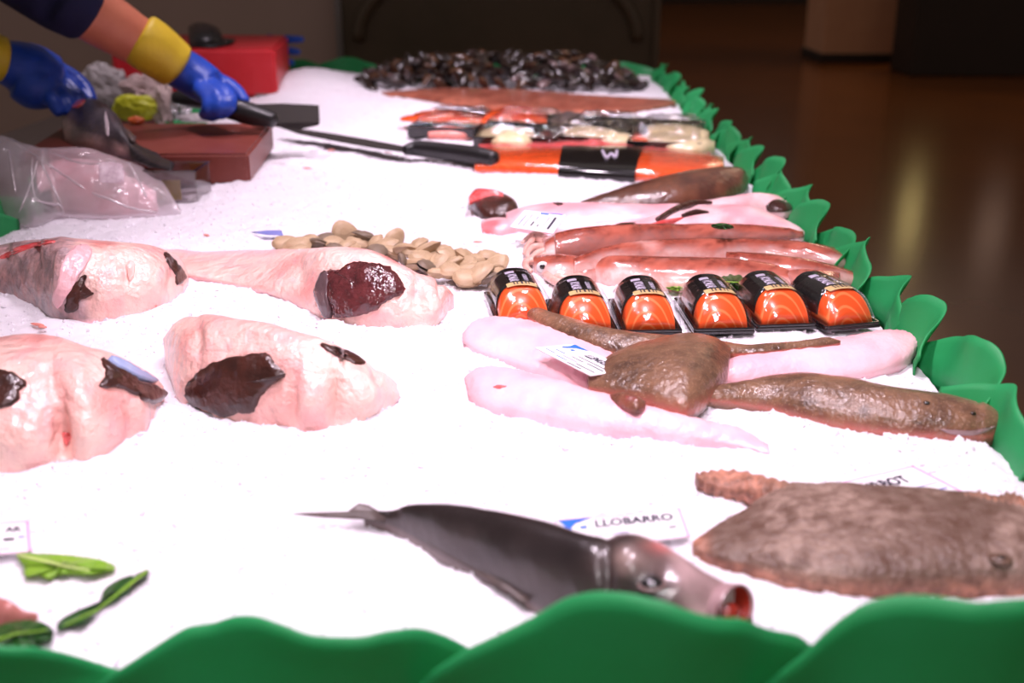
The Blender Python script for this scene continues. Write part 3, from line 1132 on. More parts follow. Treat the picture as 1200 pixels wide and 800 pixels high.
patch('gill_slit', b2, [(578, 453), (585, 451), (594, 452), (588, 455), (580, 455)], M['rawpink'], o, n=20, off=.0006)
st = [(838, 426, 840, 449, .012), (880, 413, 880, 447, .019), (940, 401, 940, 444, .021), (1000, 392, 1000, 441, .020), (1040, 386, 1040, 432, .018), (1065, 388, 1065, 420, .012), (1076, 396, 1075, 408, .005)]
o = thing('sole', base_loc(st), 'pale belly-up sole reaching towards the pointed green leaves', 'fish', 'soles laid in a cross')
body('body', st, M['sole_pale'], sole_pale_col, o, disp=sole_d, n=32, p=1.05)
st = [(603, 354, 606, 362, .004, .014), (625, 360, 637, 384, .012, .014), (655, 371, 668, 400, .018, .012), (690, 381, 700, 412, .021, .010), (730, 388, 735, 419, .022, .008), (780, 392, 780, 421, .022, .008), (815, 393, 815, 419, .018, .01),
      (842, 399, 848, 416, .010, .012), (880, 403, 882, 414, .006, .02), (930, 399, 930, 409, .005, .022), (965, 396, 968, 405, .006, .022), (984, 399, 985, 402, .003, .022)]
o = thing('sole', base_loc(st), 'brown sole with raised pointed tail lying against the salmon packs', 'fish', 'soles laid in a cross')
body('body', st, M['sole_brown'], sole_brown_col, o, disp=nz(.0015, 40), n=24, m=60)
st = [(824, 453, 824, 467, .006, .012), (860, 448, 860, 472, .014, .006), (900, 440, 900, 479, .024), (940, 436, 940, 491, .031), (980, 440, 980, 499, .033), (1020, 448, 1020, 505, .033), (1060, 456, 1060, 510, .032),
      (1100, 460, 1100, 512, .031), (1140, 470, 1140, 512, .026), (1165, 482, 1165, 508, .016), (1175, 491, 1174, 501, .006)]
o = thing('sole', base_loc(st), 'whole brown sole, head towards the pointed green leaves', 'fish', 'soles laid in a cross')
_, b3 = body('body', st, M['sole_brown'], sole_brown_col, o, disp=lambda u, v, V: .0015 * vnoise(V, 40, 4, 2) + .0022 * smooth(.80, .83, u) - .002 * smooth(.012, .0, np.abs(u - .815)), n=28, m=70)
for (a, b) in ((1140, 484), (1086, 472)):
    loc = np.array(b3.ray_cast(Vector(CAM), Vector(ray(a, b)).normalized())[0])
    mk('eye', *ellipsoid(loc, (.0035, .003, .002)), M['eyeblack'] if a < 1100 else M['sole_brown'], o)
patch('mouth', b3, [(1100, 503), (1125, 505), (1150, 503), (1168, 499), (1150, 508), (1120, 510)], M['lip'], o, n=24, off=.001)
st = [(687, 434, 690, 455, .008), (712, 416, 716, 463, .022), (742, 402, 748, 471, .031), (776, 394, 782, 481, .036), (808, 390, 808, 484, .036), (838, 394, 832, 466, .030), (857, 408, 852, 444, .014)]
o = thing('sole', base_loc(st, .012), 'big brown sole lying across the middle on top of the other soles', 'fish', 'soles laid in a cross')
body('body', st, M['sole_brown'], sole_brown_col, o, disp=nz(.002, 35), n=30, m=50, z0=.014)
body('head', [(713, 462, 716, 472, .006), (728, 460, 733, 481, .013), (745, 464, 747, 484, .013), (757, 470, 756, 480, .006)], M['sole_brown'],
     lambda u, v, V: mixc(L(128, 60, 52), L(92, 48, 40), smooth(-.2, .4, vnoise(V, 60, 2, 2))), o, m=20, n=16, z0=.025)
# card on the pale sole
name_card([(674, 404), (738, 434), (692, 441), (627, 408)], 'white and blue fish card lying on a pale sole', [('LLENGUADO', .42, .34, .20, .55, M['ink'])], zs=(.034, .032, .027, .029), border_=False,
          bars=tuple((u0, v0, u1, v0 + .035, mn) for (u0, v0, u1, mn) in ((.42, .46, .9, 'ink'), (.40, .6, .62, 'ink'), (.66, .58, .95, 'ink'), (.12, .62, .3, 'blueink'), (.34, .73, .6, 'paleink'), (.62, .8, .95, 'ink'),
                                                                    (.06, .8, .25, 'blueink'), (.3, .86, .5, 'blueink'), (.55, .92, .8, 'ink'))))

# ================================================================ salmon portion packs
PW, PH, PLn = .069, .042, .125
FY = -PLn / 2


def arch_pt(a, y, k=1.0, dz=0.0):
    """point of the arched salmon section, a from 0 (right) to pi (left)"""
    return np.array([PW / 2 * k * math.copysign(abs(math.cos(a)) ** .8, math.cos(a)), y, dz + PH * k * math.sin(a) ** .75])


def make_pack(front, back, label):
    Fp = at(front[0], front[1], 0.004)
    Bp = at(back[0], back[1], .045)
    d = (Bp - Fp)[:2]
    rz = math.atan2(d[1], d[0]) - math.pi / 2
    c = Fp[:2] + np.array([-math.sin(rz), math.cos(rz)]) * (PLn / 2)
    t = thing('salmon_pack', (c[0], c[1], 0.002), label, 'salmon pack', 'six packed salmon portions in a row')
    t.rotation_euler = (0, 0, rz)
    tv, tf = box((0, .004, .003), (PW + .014, PLn + .018, .005), 0, .0015)
    tray = mk('tray', tv, tf, M['blackgloss'], t, local=True, smooth_=False)
    rim = []
    hx, hy = (PW + .014) / 2 - .002, (PLn + .018) / 2 - .002
    for (x, y, sx, sy) in ((hx, .004, .004, 2 * hy), (-hx, .004, .004, 2 * hy), (0, .004 + hy, 2 * hx, .004), (0, .004 - hy, 2 * hx, .004)):
        rim.append(box((x, y, .007), (sx, sy, .004), 0, .0012))
    mk('rim', *join(*rim), M['blackgloss'], tray, local=True, smooth_=False)
    # the salmon itself
    n, V = 22, []
    rows = [(0.0, .93), (.006, .985), (.02, 1.0), (.05, 1.0), (.09, .98), (.112, .93), (PLn, .72)]
    for (yy, k) in rows:
        ring = []
        for a in np.linspace(0, math.pi, n):
            q = arch_pt(a, FY + yy, k, .006)
            q[1] += max(0, .028 - yy * .6) * (q[2] - .006) / PH
            ring.append(q)
        for x in np.linspace(-1, 1, 8)[1:-1]:
            ring.append(np.array([x * PW / 2 * k, FY + yy, .005]))
        V += ring
    nn = n + 6
    fs = grid_faces(len(rows), nn)
    V.append(np.mean(V[:nn], 0) + np.array([0, -.0025, 0]))
    fs += [(len(V) - 1, (j + 1) % nn, j) for j in range(nn)]
    V.append(np.mean(V[(len(rows) - 1) * nn:len(rows) * nn], 0))
    b = (len(rows) - 1) * nn
    fs += [(len(V) - 1, b + j, b + (j + 1) % nn) for j in range(nn)]
    mk('salmon', V, fs, M['salmon'], t, local=True)
    # black printed sleeve
    V, ny, na = [], 8, 30
    y0, y1 = FY + .030, FY + .108
    for j in range(ny):
        yy = y0 + (y1 - y0) * j / (ny - 1)
        for a in np.linspace(R(6), R(150), na):
            V.append(arch_pt(a, yy + .010 * math.sin(a), 1.035, .006))
    for j in range(ny):
        yy = y0 + (y1 - y0) * j / (ny - 1)
        for a in np.linspace(R(6), R(150), na):
            V.append(arch_pt(a, yy + .010 * math.sin(a), 1.02, .006))
    V = [np.array([-q[0], q[1], q[2]]) for q in V]
    fs = grid_faces(ny, na, False)
    fs = [f[::-1] for f in fs] + [tuple(i + ny * na for i in f) for f in fs]
    for i in range(na - 1):
        fs += [(i, i + 1, ny * na + i + 1, ny * na + i)]
    sl = mk('sleeve', V, fs, M['blackgloss'], t, local=True)

    def onarch(a, yy, k):
        q = arch_pt(a, yy + .010 * math.sin(a), k, .006)
        return np.array([-q[0], q[1], q[2]])

    for (s, a_, da, yA, yB) in (('SALMON', R(74), R(16), y0 + .010, y0 + .046), ('NORUEGO', R(98), R(9), y0 + .012, y0 + .044)):
        tv, tf = text_vf(s)
        mx, my = tv[:, 0].max(), tv[:, 1].max()
        P = [onarch(a_ + (y / my) * da, yA + (yB - yA) * (x / mx), 1.05) for x, y, _ in tv]
        mk('lettering', P, tf, M['silverink'], sl, local=True, smooth_=False)
    P = [onarch(a, yy, 1.048) for yy in (y0 + .050, y0 + .060) for a in np.linspace(R(70), R(88), 6)]
    mk('print_block', P, grid_faces(2, 6, False), M['silverink'], sl, local=True)
    # gold sticker at the front edge of the sleeve
    P = [onarch(a, yy - .004 * math.sin((a - R(62)) / R(60) * math.pi), 1.055) for yy in (y0 - .009, y0 - .001, y0 + .008) for a in np.linspace(R(62), R(122), 14)]
    stk = mk('sticker', P, grid_faces(3, 14, False), M['gold'], t, local=True)
    for aa in (R(78), R(84), R(90), R(96), R(102)):
        P = [onarch(a, yy - .003, 1.065) for yy in (y0 - .004, y0 + .007) for a in (aa, aa + R(2.5))]
        mk('print_line', P, [(0, 1, 3, 2)], M['ink'], stk, local=True, smooth_=False)
    # clear film stretched over everything down to the tray
    V, na = [], 26
    ysf = [FY - .010, FY - .004, FY + .02, FY + .05, FY + .09, FY + .115, FY + PLn + .008]
    kk_ = [.35, .80, 1.05, 1.075, 1.07, 1.0, .3]
    for yy, k in zip(ysf, kk_):
        for a in np.linspace(0, math.pi, na):
            q = arch_pt(a, yy, k, .007)
            q[0] = q[0] * 1.0 + math.cos(a) * .008 * (1 - math.sin(a))
            q[1] += max(0, .020 - (yy - FY) * .5) * (q[2] - .006) / PH if yy < FY + .03 else 0
            V.append(q)
    mk('film', V, grid_faces(len(ysf), na, False), M['film'], t, local=True)
    return t


pk = [((615, 380), (602, 320), 'packed salmon portion under the sole tail, nearest the clams'),
      ((688, 391), (674, 326), 'packed salmon portion second from the clams'),
      ((763, 391), (748, 326), 'packed salmon portion third from the clams'),
      ((848, 389), (826, 324), 'packed salmon portion just before the basil leaf'),
      ((921, 384), (892, 322), 'packed salmon portion just after the basil leaf'),
      ((998, 384), (953, 324), 'packed salmon portion at the end by the green leaves')]
for f, b, l in pk:
    make_pack(f, b, l)


# leaves of salad and basil
def flat_leaf(name, outline, vein, material, label, z=.003, lift=.006, parent=None):
    P = cat(outline, 40, closed=True)
    c = P.mean(0)
    V = []
    rings = (1, .8, .5, .2)
    for s in (1, 0):
        for r in rings:
            for i, q in enumerate(P):
                w = c + (q - c) * r
                zz = z + lift * (1 - r) + .003 * math.sin(i * 1.3) * r - (.0008 if s else 0)
                V.append(at(w[0], w[1], zz))
    n = 40
    k = n * len(rings)
    fs = grid_faces(len(rings), n)
    fs = fs + [tuple(i + k for i in f[::-1]) for f in fs]
    for o_ in (0, k):
        fs.append(tuple(o_ + (len(rings) - 1) * n + j for j in range(n)))
    fs += [(i, k + i, k + (i + 1) % n, (i + 1) % n) for i in range(n)]
    t = thing(name, at(c[0], c[1], 0.0), label, 'leaf')
    mk('blade', V, fs, material, t)
    if vein:
        pv = [at(x, y, z + lift * .75 + .002) for x, y in vein]
        mk('vein', *tube(pv, np.linspace(.0014, .0006, len(pv)), 6), M['vein'] if material is M['leaf'] else M['leaf'], t)
    return t


flat_leaf('salad_leaf', [(19, 649), (45, 648), (70, 649), (98, 652), (120, 656), (135, 663), (132, 669), (112, 672), (88, 674), (72, 672), (60, 679), (45, 674), (30, 676), (28, 664)],
          [(22, 650), (45, 656), (75, 663), (105, 668)], M['leaf'], 'light green salad leaf lying below the name card')
flat_leaf('salad_leaf', [(174, 667), (172, 676), (155, 685), (150, 697), (125, 708), (110, 722), (85, 735), (68, 738), (69, 727), (90, 715), (115, 706), (122, 690), (140, 678), (160, 672)],
          [(172, 669), (145, 690), (115, 714), (75, 733)], M['leafdark'], 'long dark green salad leaf curled over the ice')
flat_leaf('salad_leaf', [(-30, 745), (0, 732), (20, 727), (40, 726), (58, 733), (63, 742), (55, 752), (20, 760), (-20, 765)], [(-20, 755), (20, 742), (55, 738)], M['leafdark'], 'round dark green leaf beside the plastic border')
st = [(-60, 698, -60, 742, .03), (-20, 697, -20, 738, .03), (10, 702, 10, 730, .022), (28, 714, 28, 726, .010), (45, 718, 44, 723, .003)]
o = thing('fish_piece', base_loc(st), 'pinkish brown tip of a fish lying among the salad leaves', 'fish')
body('body', st, M['fishpink'], lambda u, v, V: mixc(L(206, 140, 136), L(170, 104, 96), smooth(-.3, .4, vnoise(V, 50, 2, 2))), o, m=24, n=16)
flat_leaf('basil_leaf', [(845, 325), (855, 321), (868, 322), (876, 330), (872, 338), (858, 341), (846, 336)], [(848, 330), (870, 331)], M['leafdark'], 'dark green basil leaf standing between two salmon packs', z=.02, lift=.015)
flat_leaf('basil_leaf', [(834, 263), (846, 261), (856, 263), (860, 267), (848, 269), (836, 267)], None, M['leafdark'], 'small green herb leaf on top of the squid', z=.055, lift=.006)
flat_leaf('basil_leaf', [(780, 337), (795, 335), (805, 338), (795, 341)], None, M['leaf'], 'bit of green leaf under the squid', z=.005, lift=.003)

# ================================================================ squid
def squid_col(seed, pale=.3):
    def f(u, v, V):
        n = vnoise(V, 20, seed, 2)
        n2 = vnoise(V, 160, seed, 1)
        ar = np.clip(v * 2, 0, 1)
        c = mixc(L(128, 50, 36), L(182, 96, 78), smooth(-.3, .4, n))
        c = mixc(c, L(96, 34, 26), smooth(.1, .5, n2) * .6)
        c = mixc(c, L(240, 206, 200), np.clip(smooth(.34, .10, ar + .16 * n) * pale * 2.2, 0, 1))
        c = mixc(c, L(236, 196, 190), smooth(.25, .5, vnoise(V, 12, seed + 7, 2)) * .7 * min(1, pale * 2))
        return c
    return f


sq = [([(647, 273, 651, 299, .026), (680, 267, 686, 297, .033), (740, 263, 745, 291, .034), (800, 262, 800, 284, .034), (860, 262, 860, 281, .03), (915, 266, 915, 279, .02), (942, 271, 941, 277, .006)], .02,
       'reddish squid at the back of the pile beside the price card', .1),
      ([(668, 303, 672, 322, .02), (700, 291, 706, 318, .03), (740, 283, 745, 312, .034), (790, 279, 790, 306, .034), (840, 279, 840, 303, .033), (890, 280, 890, 302, .03), (940, 283, 940, 305, .025), (985, 292, 984, 310, .012), (994, 298, 993, 306, .005)], .01,
       'reddish squid in the middle of the pile', .35),
      ([(850, 295, 850, 318, .028), (880, 296, 880, 325, .03), (915, 299, 915, 330, .03), (950, 304, 950, 332, .028), (985, 313, 985, 332, .018), (1011, 323, 1010, 330, .005)], .006, 'short squid with its tip against the green leaves', .3),
      ([(690, 303, 693, 326, .025), (718, 300, 724, 334, .034), (780, 300, 780, 339, .036), (840, 302, 840, 340, .036), (890, 306, 890, 340, .032), (930, 313, 930, 340, .022), (955, 322, 954, 337, .008)], .0,
       'long pale-flanked squid at the front of the pile behind the salmon packs', .55)]
for i, (st, z, lab, pale) in enumerate(sq):
    o = thing('squid', base_loc(st), lab, 'squid', 'pile of squid')
    body('mantle', st, M['squid'], squid_col(i + 3, pale), o, z0=z, m=50, n=22, flat=.6, disp=nz(.0012, 30))
    if i == 0:
        body('head', [(634, 280, 640, 299, .012), (648, 274, 652, 300, .020), (662, 273, 664, 298, .022)], M['squid'], squid_col(9, .9), o, z0=.016, m=16, n=16)
        for k_, (pts) in enumerate((((640, 285), (628, 280), (618, 288), (614, 297)), ((640, 290), (625, 290), (618, 298), (622, 305)), ((642, 294), (630, 297), (624, 304), (632, 309)), ((645, 297), (636, 302), (640, 309), (652, 311)),
                                    ((640, 281), (630, 275), (622, 276), (612, 284)))):
            mk('tentacle', *tube([at(x, y, .014 - .002 * j) for j, (x, y) in enumerate(pts)], [.008, .007, .005, .003], 8, 14), M['squid_arm'] if 'squid_arm' in M else M.setdefault('squid_arm', mat('squid_arm', L(232, 184, 172), rough=.25, coat=.5, noise=(60, .5, L(200, 130, 112)))), o)
    if i == 1:
        hd, hb = body('head', [(622, 300, 626, 314, .010), (638, 298, 642, 326, .022), (660, 298, 664, 328, .027), (684, 302, 688, 322, .022)], M['squid'], squid_col(12, .7), o, z0=.004, m=24, n=18)
        loc = np.array(hb.ray_cast(Vector(CAM), Vector(ray(636, 313)).normalized())[0] or at(636, 313, .015))
        e = mk('eye', *ellipsoid(loc, (.0105, .006, .0095)), M['eyewhite'], o)
        mk('pupil', *ellipsoid(loc + np.array([-.0005, -.005, .002]), (.0048, .0025, .0042)), M['eyeblack'], e)
        for pts in (((650, 322), (658, 326), (668, 326), (690, 318)), ((640, 322), (652, 330), (668, 331), (684, 326)), ((628, 306), (618, 306), (616, 312), (622, 318))):
            mk('tentacle', *tube([at(x, y, .008) for (x, y) in pts], [.007, .007, .006, .004], 8, 12), M['squid_arm'], o)
    if i == 3:
        body('head', [(668, 312, 670, 328, .014), (680, 304, 683, 330, .022), (696, 303, 698, 328, .024)], M['squid'], squid_col(15, .3), o, z0=0, m=16, n=16)
    if i == 2:
        s_ = st[-3]
        x = s_[0]
        body('fin', [(x - 40, s_[1] - 2, x - 40, s_[1] + 10, .006), (x - 10, s_[1] - 3, x - 8, s_[3] + 3, .008), (x + 20, s_[1] + 4, x + 22, s_[3] + 2, .006), (x + 34, s_[1] + 12, x + 34, s_[3] - 2, .003)], M['squid'], squid_col(20 + i, .1), o, z0=z + .012, m=20, n=14)

# ================================================================ monkfish and brown fish at the squid's back
def pink_col(seed, dark_lo=False, red=.3):
    def f(u, v, V):
        n = vnoise(V, 24, seed, 2)
        ar = np.clip(v * 2, 0, 1)
        c = mixc(L(252, 214, 218), L(244, 172, 182), smooth(-.3, .4, n))
        c = mixc(c, L(226, 92, 100), smooth(.25, .6, vnoise(V, 14, seed + 3, 2)) * red)
        if dark_lo:
            c = mixc(c, L(96, 46, 40), smooth(.22, .1, ar) * smooth(.5, .62, u))
        return c
    return f


st = [(592, 250, 595, 266, .012), (620, 240, 625, 271, .028), (670, 237, 675, 273, .033), (730, 238, 735, 272, .034), (800, 238, 800, 268, .034), (850, 230, 850, 258, .034), (890, 226, 890, 250, .03), (920, 232, 920, 250, .016), (931, 240, 930, 247, .006)]
o = thing('monkfish', base_loc(st), 'long pale skinned monkfish with a dark head end under the price card', 'fish')
_, mb = body('body', st, M['fishpink'], pink_col(3, False, .5), o, z0=.0, m=60, n=24, disp=nz(.003, 22))
body('dark_head', [(548, 232, 550, 240, .01), (556, 224, 562, 252, .024), (575, 226, 580, 255, .026), (596, 230, 598, 254, .024), (607, 238, 606, 250, .012)], M['membrane'], None, o, z0=.002, m=26, n=20, disp=nz(.003, 40))
body('gill_flesh', [(549, 230, 550, 240, .01), (556, 222, 562, 236, .014), (575, 224, 580, 232, .014), (588, 226, 590, 233, .008)], M['rawpink'], None, o, z0=.022, m=18, n=12)
patch('dark_tip', mb, [(898, 240), (908, 234), (924, 238), (929, 245), (915, 249), (900, 248)], M['membrane'], o, n=24)
patch('spot', mb, [(648, 238), (655, 237), (660, 239), (655, 241)], M['membrane'], o, n=16, off=.001)
st = [(688, 271, 694, 276, .006, .012), (735, 261, 742, 281, .02), (790, 248, 800, 280, .03), (830, 240, 840, 278, .032), (870, 241, 876, 276, .03), (910, 252, 912, 277, .022), (935, 264, 935, 277, .012), (944, 270, 943, 276, .005)]
o = thing('monkfish', base_loc(st), 'split pink monkfish with dark fins lying along the squid', 'fish')
_, mb2 = body('body', st, M['fishpink'], pink_col(7, True, .5), o, z0=.004, m=54, n=24, disp=nz(.003, 22))
for pts in (((770, 257), (792, 246), (812, 239), (834, 237)), ((800, 253), (815, 250), (830, 249)), ((712, 269), (728, 266), (748, 262))):
    mk('fin', *tube([at(x, y, .034 if y < 262 else .022) for x, y in pts], [.004] + [.008] * (len(pts) - 2) + [.003], 8, 16), M['membrane'], o)
for pts in (((752, 268), (775, 262), (800, 256)), ((735, 272), (760, 269), (790, 266))):
    mk('flesh_edge', *tube([at(x, y, .030) for x, y in pts], [.003, .006, .003], 8, 12), M['rawpink'], o)
st = [(680, 236, 682, 241, .006), (720, 222, 725, 242, .022), (760, 210, 768, 243, .034), (800, 201, 808, 241, .042), (840, 196, 845, 234, .044), (866, 197, 869, 226, .036), (877, 208, 877, 219, .012)]
o = thing('brown_fish', base_loc(st), 'smooth dark brown fish tail lying behind the pink monkfish', 'fish')
body('body', st, M['fishbrown'], lambda u, v, V: mixc(mixc(L(116, 72, 52), L(84, 50, 40), smooth(-.3, .3, vnoise(V, 25, 5, 3))), L(104, 80, 92), smooth(.6, .85, np.clip(v * 2, 0, 1))), o, z0=.006, m=46, n=24, disp=nz(.0015, 40))
st = [(563, 258, 565, 270, .008), (580, 255, 584, 272, .014), (600, 256, 602, 270, .013), (612, 258, 612, 266, .005)]
o = thing('fish_scrap', base_loc(st), 'small raw pink piece of fish beside the price card', 'fish')
body('body', st, M['fishpink'], pink_col(13, False, .9), o, m=18, n=14)
name_card([(598, 266), (615, 247), (663, 252), (648, 274)], 'white price card standing tilted before the pale monkfish', [], zs=(.030, .052, .052, .030), logo=False, border_=False,
          bars=((.15, .12, .75, .15, 'paleink'), (.12, .25, .85, .27, 'paleink'), (.2, .4, .45, .44, 'ink'), (.55, .42, .75, .45, 'paleink'), (.2, .55, .35, .58, 'ink'), (.3, .68, .8, .70, 'paleink'), (.15, .80, .8, .86, 'ink'),
                (.88, .42, .97, .62, 'blueink'), (.95, .62, 1, .95, 'blueink')), name='price_card')

# ================================================================ monkfish bodies on the left
def monk_col(stains, grey=None, seed=1):
    """stains: (px, py, rx, ry, strength) places where blood marks the flesh, looked up once on the surface"""
    def f(u, v, V):
        n = vnoise(V, 18, seed, 3)
        n2 = vnoise(V * np.array([1, 1, 3]), 45, seed + 5, 2)
        c = mixc(L(250, 216, 202), L(246, 190, 180), smooth(-.25, .4, n))
        c = mixc(c, L(244, 160, 168), smooth(.15, .55, n2) * .5)
        ar = np.clip(v * 2, 0, 1)
        c = mixc(c, L(250, 196, 208), smooth(.55, .85, ar) * .8)
        for (x, y, z, r, s) in stains:
            d = np.linalg.norm(V - at(x, y, z), axis=-1)
            c = mixc(c, L(214, 40, 44), smooth(r, r * .25, d + .012 * n2) * s)
        if grey is not None:
            g = smooth(grey + .025, grey - .025, u + .03 * n + .05 * (ar - .3))
            c = mixc(c, mixc(L(132, 110, 112), L(186, 160, 164), smooth(-.2, .4, vnoise(V, 70, 3, 3))), g)
        return c
    return f


def sculpt(a, f1, seed, lst):
    g = folds(a, f1, seed)
    return lambda u, v, V: g(u, v, V) + lobes(V, v, lst)


def folds(a, f1, seed):
    return lambda u, v, V: a * vnoise(V * np.array([1.3, .7, .9]), f1, seed, 2) + a * .8 * np.sin(u * 26 + 2 * vnoise(V, 10, seed)) * smooth(.35, .1, np.clip(v * 2, 0, 1))


# A: grey-skinned piece at the back left, cut face to the front
st = [(-110, 316, -110, 334, .03), (-60, 300, -60, 342, .06), (0, 287, 0, 340, .075), (30, 282, 35, 353, .085), (58, 280, 62, 368, .09), (90, 279, 92, 373, .09), (130, 281, 130, 371, .085), (165, 285, 165, 365, .075), (195, 292, 195, 353, .058),
      (212, 303, 212, 340, .035), (220, 318, 219, 330, .012)]
o = thing('monkfish', base_loc(st), 'monkfish piece with mottled grey skin and round cut face, beside the plastic bag', 'fish', 'monkfish bodies on the ice')
_, b = body('body', st, M['monk'], monk_col([(118, 288, .08, .03, .6), (152, 330, .05, .014, .5), (200, 332, .03, .018, .5), (95, 370, .01, .02, .3)], .52, 2), o, m=72, n=36, disp=sculpt(.003, 16, 3, [(72, 330, 10, 40, .010), (88, 300, 16, 14, .006), (106, 350, 6, 22, -.010), (152, 316, 7, 8, -.006), (150, 345, 4, 20, -.004), (180, 330, 22, 25, .004), (200, 330, 5, 18, -.006)]), p=.8)
patch('membrane', b, [(88, 331), (101, 321), (100, 335), (110, 345), (95, 352), (90, 364), (76, 366), (78, 348)], M['membrane'], o, n=48, jag=.9)
patch('membrane', b, [(192, 296), (200, 300), (212, 314), (218, 327), (207, 334), (205, 322), (196, 308)], M['membrane'], o, n=48, jag=.9)
patch('skin_flap', b, [(66, 335), (72, 310), (82, 293), (96, 286), (108, 290), (106, 304), (94, 322), (80, 345), (68, 362), (62, 352)], mat('flap_skin', L(244, 196, 200), rough=.3, coat=.4, bump=(50, .8, .008), noise=(24, .5, L(240, 170, 176))), o, n=44, off=.003, jag=.8)
patch('backbone', b, [(147, 310), (153, 306), (158, 310), (157, 325), (152, 330), (148, 322)], mat('bone', L(250, 190, 180), rough=.3, coat=.5), o, n=24, off=.004)
patch('red_fin_edge', b, [(0, 300), (25, 288), (60, 281), (64, 284), (30, 293), (5, 303)], M['rawpink'], o, n=30, off=.001)
# B: with the stretched pink tail and dark liver, in front of the clams
st = [(170, 290, 176, 314, .005), (235, 294, 240, 326, .007), (295, 294, 300, 338, .014), (335, 291, 342, 352, .034), (378, 290, 385, 373, .07), (420, 295, 425, 381, .075), (462, 307, 466, 383, .07), (498, 322, 500, 381, .055), (522, 334, 520, 370, .035),
      (533, 346, 531, 357, .012)]
o = thing('monkfish', base_loc(st), 'monkfish body with a dark shiny liver and bloody back, beside the clams', 'fish', 'monkfish bodies on the ice')
_, b = body('body', st, M['monk'], monk_col([(430, 299, .06, .05, .75), (465, 310, .06, .045, .8), (400, 293, .06, .03, .5), (345, 312, .03, .05, .35), (365, 335, .03, .04, .4), (520, 342, .02, .018, .5)], None, 4), o, m=72, n=36, disp=sculpt(.003, 18, 7, [(490, 352, 8, 26, -.007), (475, 366, 18, 12, .006), (505, 358, 9, 20, .007), (515, 340, 4, 16, -.006), (430, 300, 50, 8, .004), (350, 320, 6, 22, -.006)]), p=.85)
patch('liver', b, [(374, 334), (386, 318), (398, 318), (412, 310), (432, 311), (456, 314), (472, 330), (474, 342), (456, 352), (436, 366), (412, 371), (396, 372), (388, 360)], M['membrane2'], o, n=76, off=.008, rough=.005, jag=1.0)
patch('skin_flap', b, [(372, 340), (381, 320), (389, 322), (388, 345), (391, 368), (384, 372), (374, 352)], mat('flap_grey', L(96, 74, 78), rough=.2, coat=.7, bump=(50, .5, .005)), o, n=36, off=.009)
# C: front left, opened body seen from its cut end
st = [(-120, 440, -120, 505, .04), (-70, 414, -70, 535, .075), (-25, 400, -25, 549, .09), (0, 396, 0, 551, .092), (40, 391, 38, 548, .094), (72, 392, 74, 537, .094), (100, 398, 104, 543, .09), (135, 410, 138, 524, .078), (162, 424, 164, 506, .06),
      (184, 440, 184, 488, .035), (193, 453, 192, 471, .012)]
o = thing('monkfish', base_loc(st), 'opened monkfish body with a red spot in its pale muscle, front of the group', 'fish', 'monkfish bodies on the ice')
_, b = body('body', st, M['monk'], monk_col([(45, 402, .085, .028, .45), (78, 516, .03, .014, .9), (130, 470, .05, .03, .35), (0, 400, .08, .03, .4), (150, 500, .02, .02, .35)], None, 6), o, m=80, n=40, p=.85,
            disp=lambda u, v, V: sculpt(.003, 16, 11, [(30, 515, 26, 24, .009), (118, 505, 24, 24, .009), (60, 480, 20, 12, .004), (72, 505, 7, 30, -.012), (150, 495, 8, 26, -.006), (160, 485, 12, 18, .005), (45, 402, 60, 8, -.005), (60, 440, 3, 34, -.003), (100, 470, 8, 10, .004)])(u, v, V) - .004 * smooth(.05, .0, np.abs(u - .515)) * smooth(.30, .02, np.clip(v * 2, 0, 1)))
patch('membrane', b, [(117, 420), (132, 427), (152, 440), (168, 452), (184, 454), (194, 462), (186, 472), (172, 472), (158, 462), (138, 455), (115, 454), (122, 440), (122, 430)], M['membrane'], o, n=64, off=.005, jag=1.1, rough=.002)
patch('membrane', b, [(-40, 438), (-8, 435), (14, 437), (32, 449), (24, 458), (20, 472), (-8, 480), (-40, 478)], M['membrane'], o, n=56, off=.004, jag=1.0, rough=.002)
patch('blue_membrane', b, [(126, 421), (138, 424), (160, 436), (182, 448), (170, 448), (150, 440), (132, 430)], M['bluemembrane'], o, n=36, off=.007)
patch('blood_spot', b, [(73, 508), (78, 506), (83, 512), (81, 521), (77, 523), (74, 515)], M['rawpink'], o, n=20, off=.003)
# D: front right of the group
st = [(192, 396, 194, 430, .03), (206, 378, 214, 470, .06), (235, 366, 245, 488, .085), (270, 370, 280, 493, .092), (310, 378, 320, 499, .094), (350, 388, 355, 503, .09), (390, 400, 394, 501, .082), (425, 418, 427, 495, .066), (450, 435, 449, 482, .042), (465, 451, 463, 466, .014)]
o = thing('monkfish', base_loc(st), 'monkfish body with one large torn dark membrane on its flank', 'fish', 'monkfish bodies on the ice')
_, b = body('body', st, M['monk'], monk_col([(410, 455, .05, .025, .45), (235, 378, .085, .05, .25), (220, 400, .06, .03, .25), (340, 470, .03, .02, .25)], None, 9), o, m=76, n=40, disp=sculpt(.0035, 16, 15, [(345, 470, 7, 28, -.007), (366, 468, 16, 24, .008), (395, 465, 6, 30, -.009), (425, 465, 22, 18, .008), (410, 440, 22, 8, .004), (330, 480, 14, 14, .006), (300, 400, 60, 6, -.003), (230, 395, 6, 26, -.006), (440, 440, 6, 14, -.004)]), p=.85)
patch('membrane', b, [(217, 458), (224, 444), (244, 428), (270, 420), (298, 414), (314, 413), (322, 424), (332, 434), (334, 441), (318, 452), (306, 466), (296, 484), (280, 484), (262, 489), (240, 480), (222, 474)], M['membrane'], o, n=84, off=.006, rough=.003, jag=1.1)
patch('membrane', b, [(375, 403), (395, 408), (415, 416), (429, 426), (418, 427), (400, 420), (382, 411)], M['membrane'], o, n=36, off=.003)

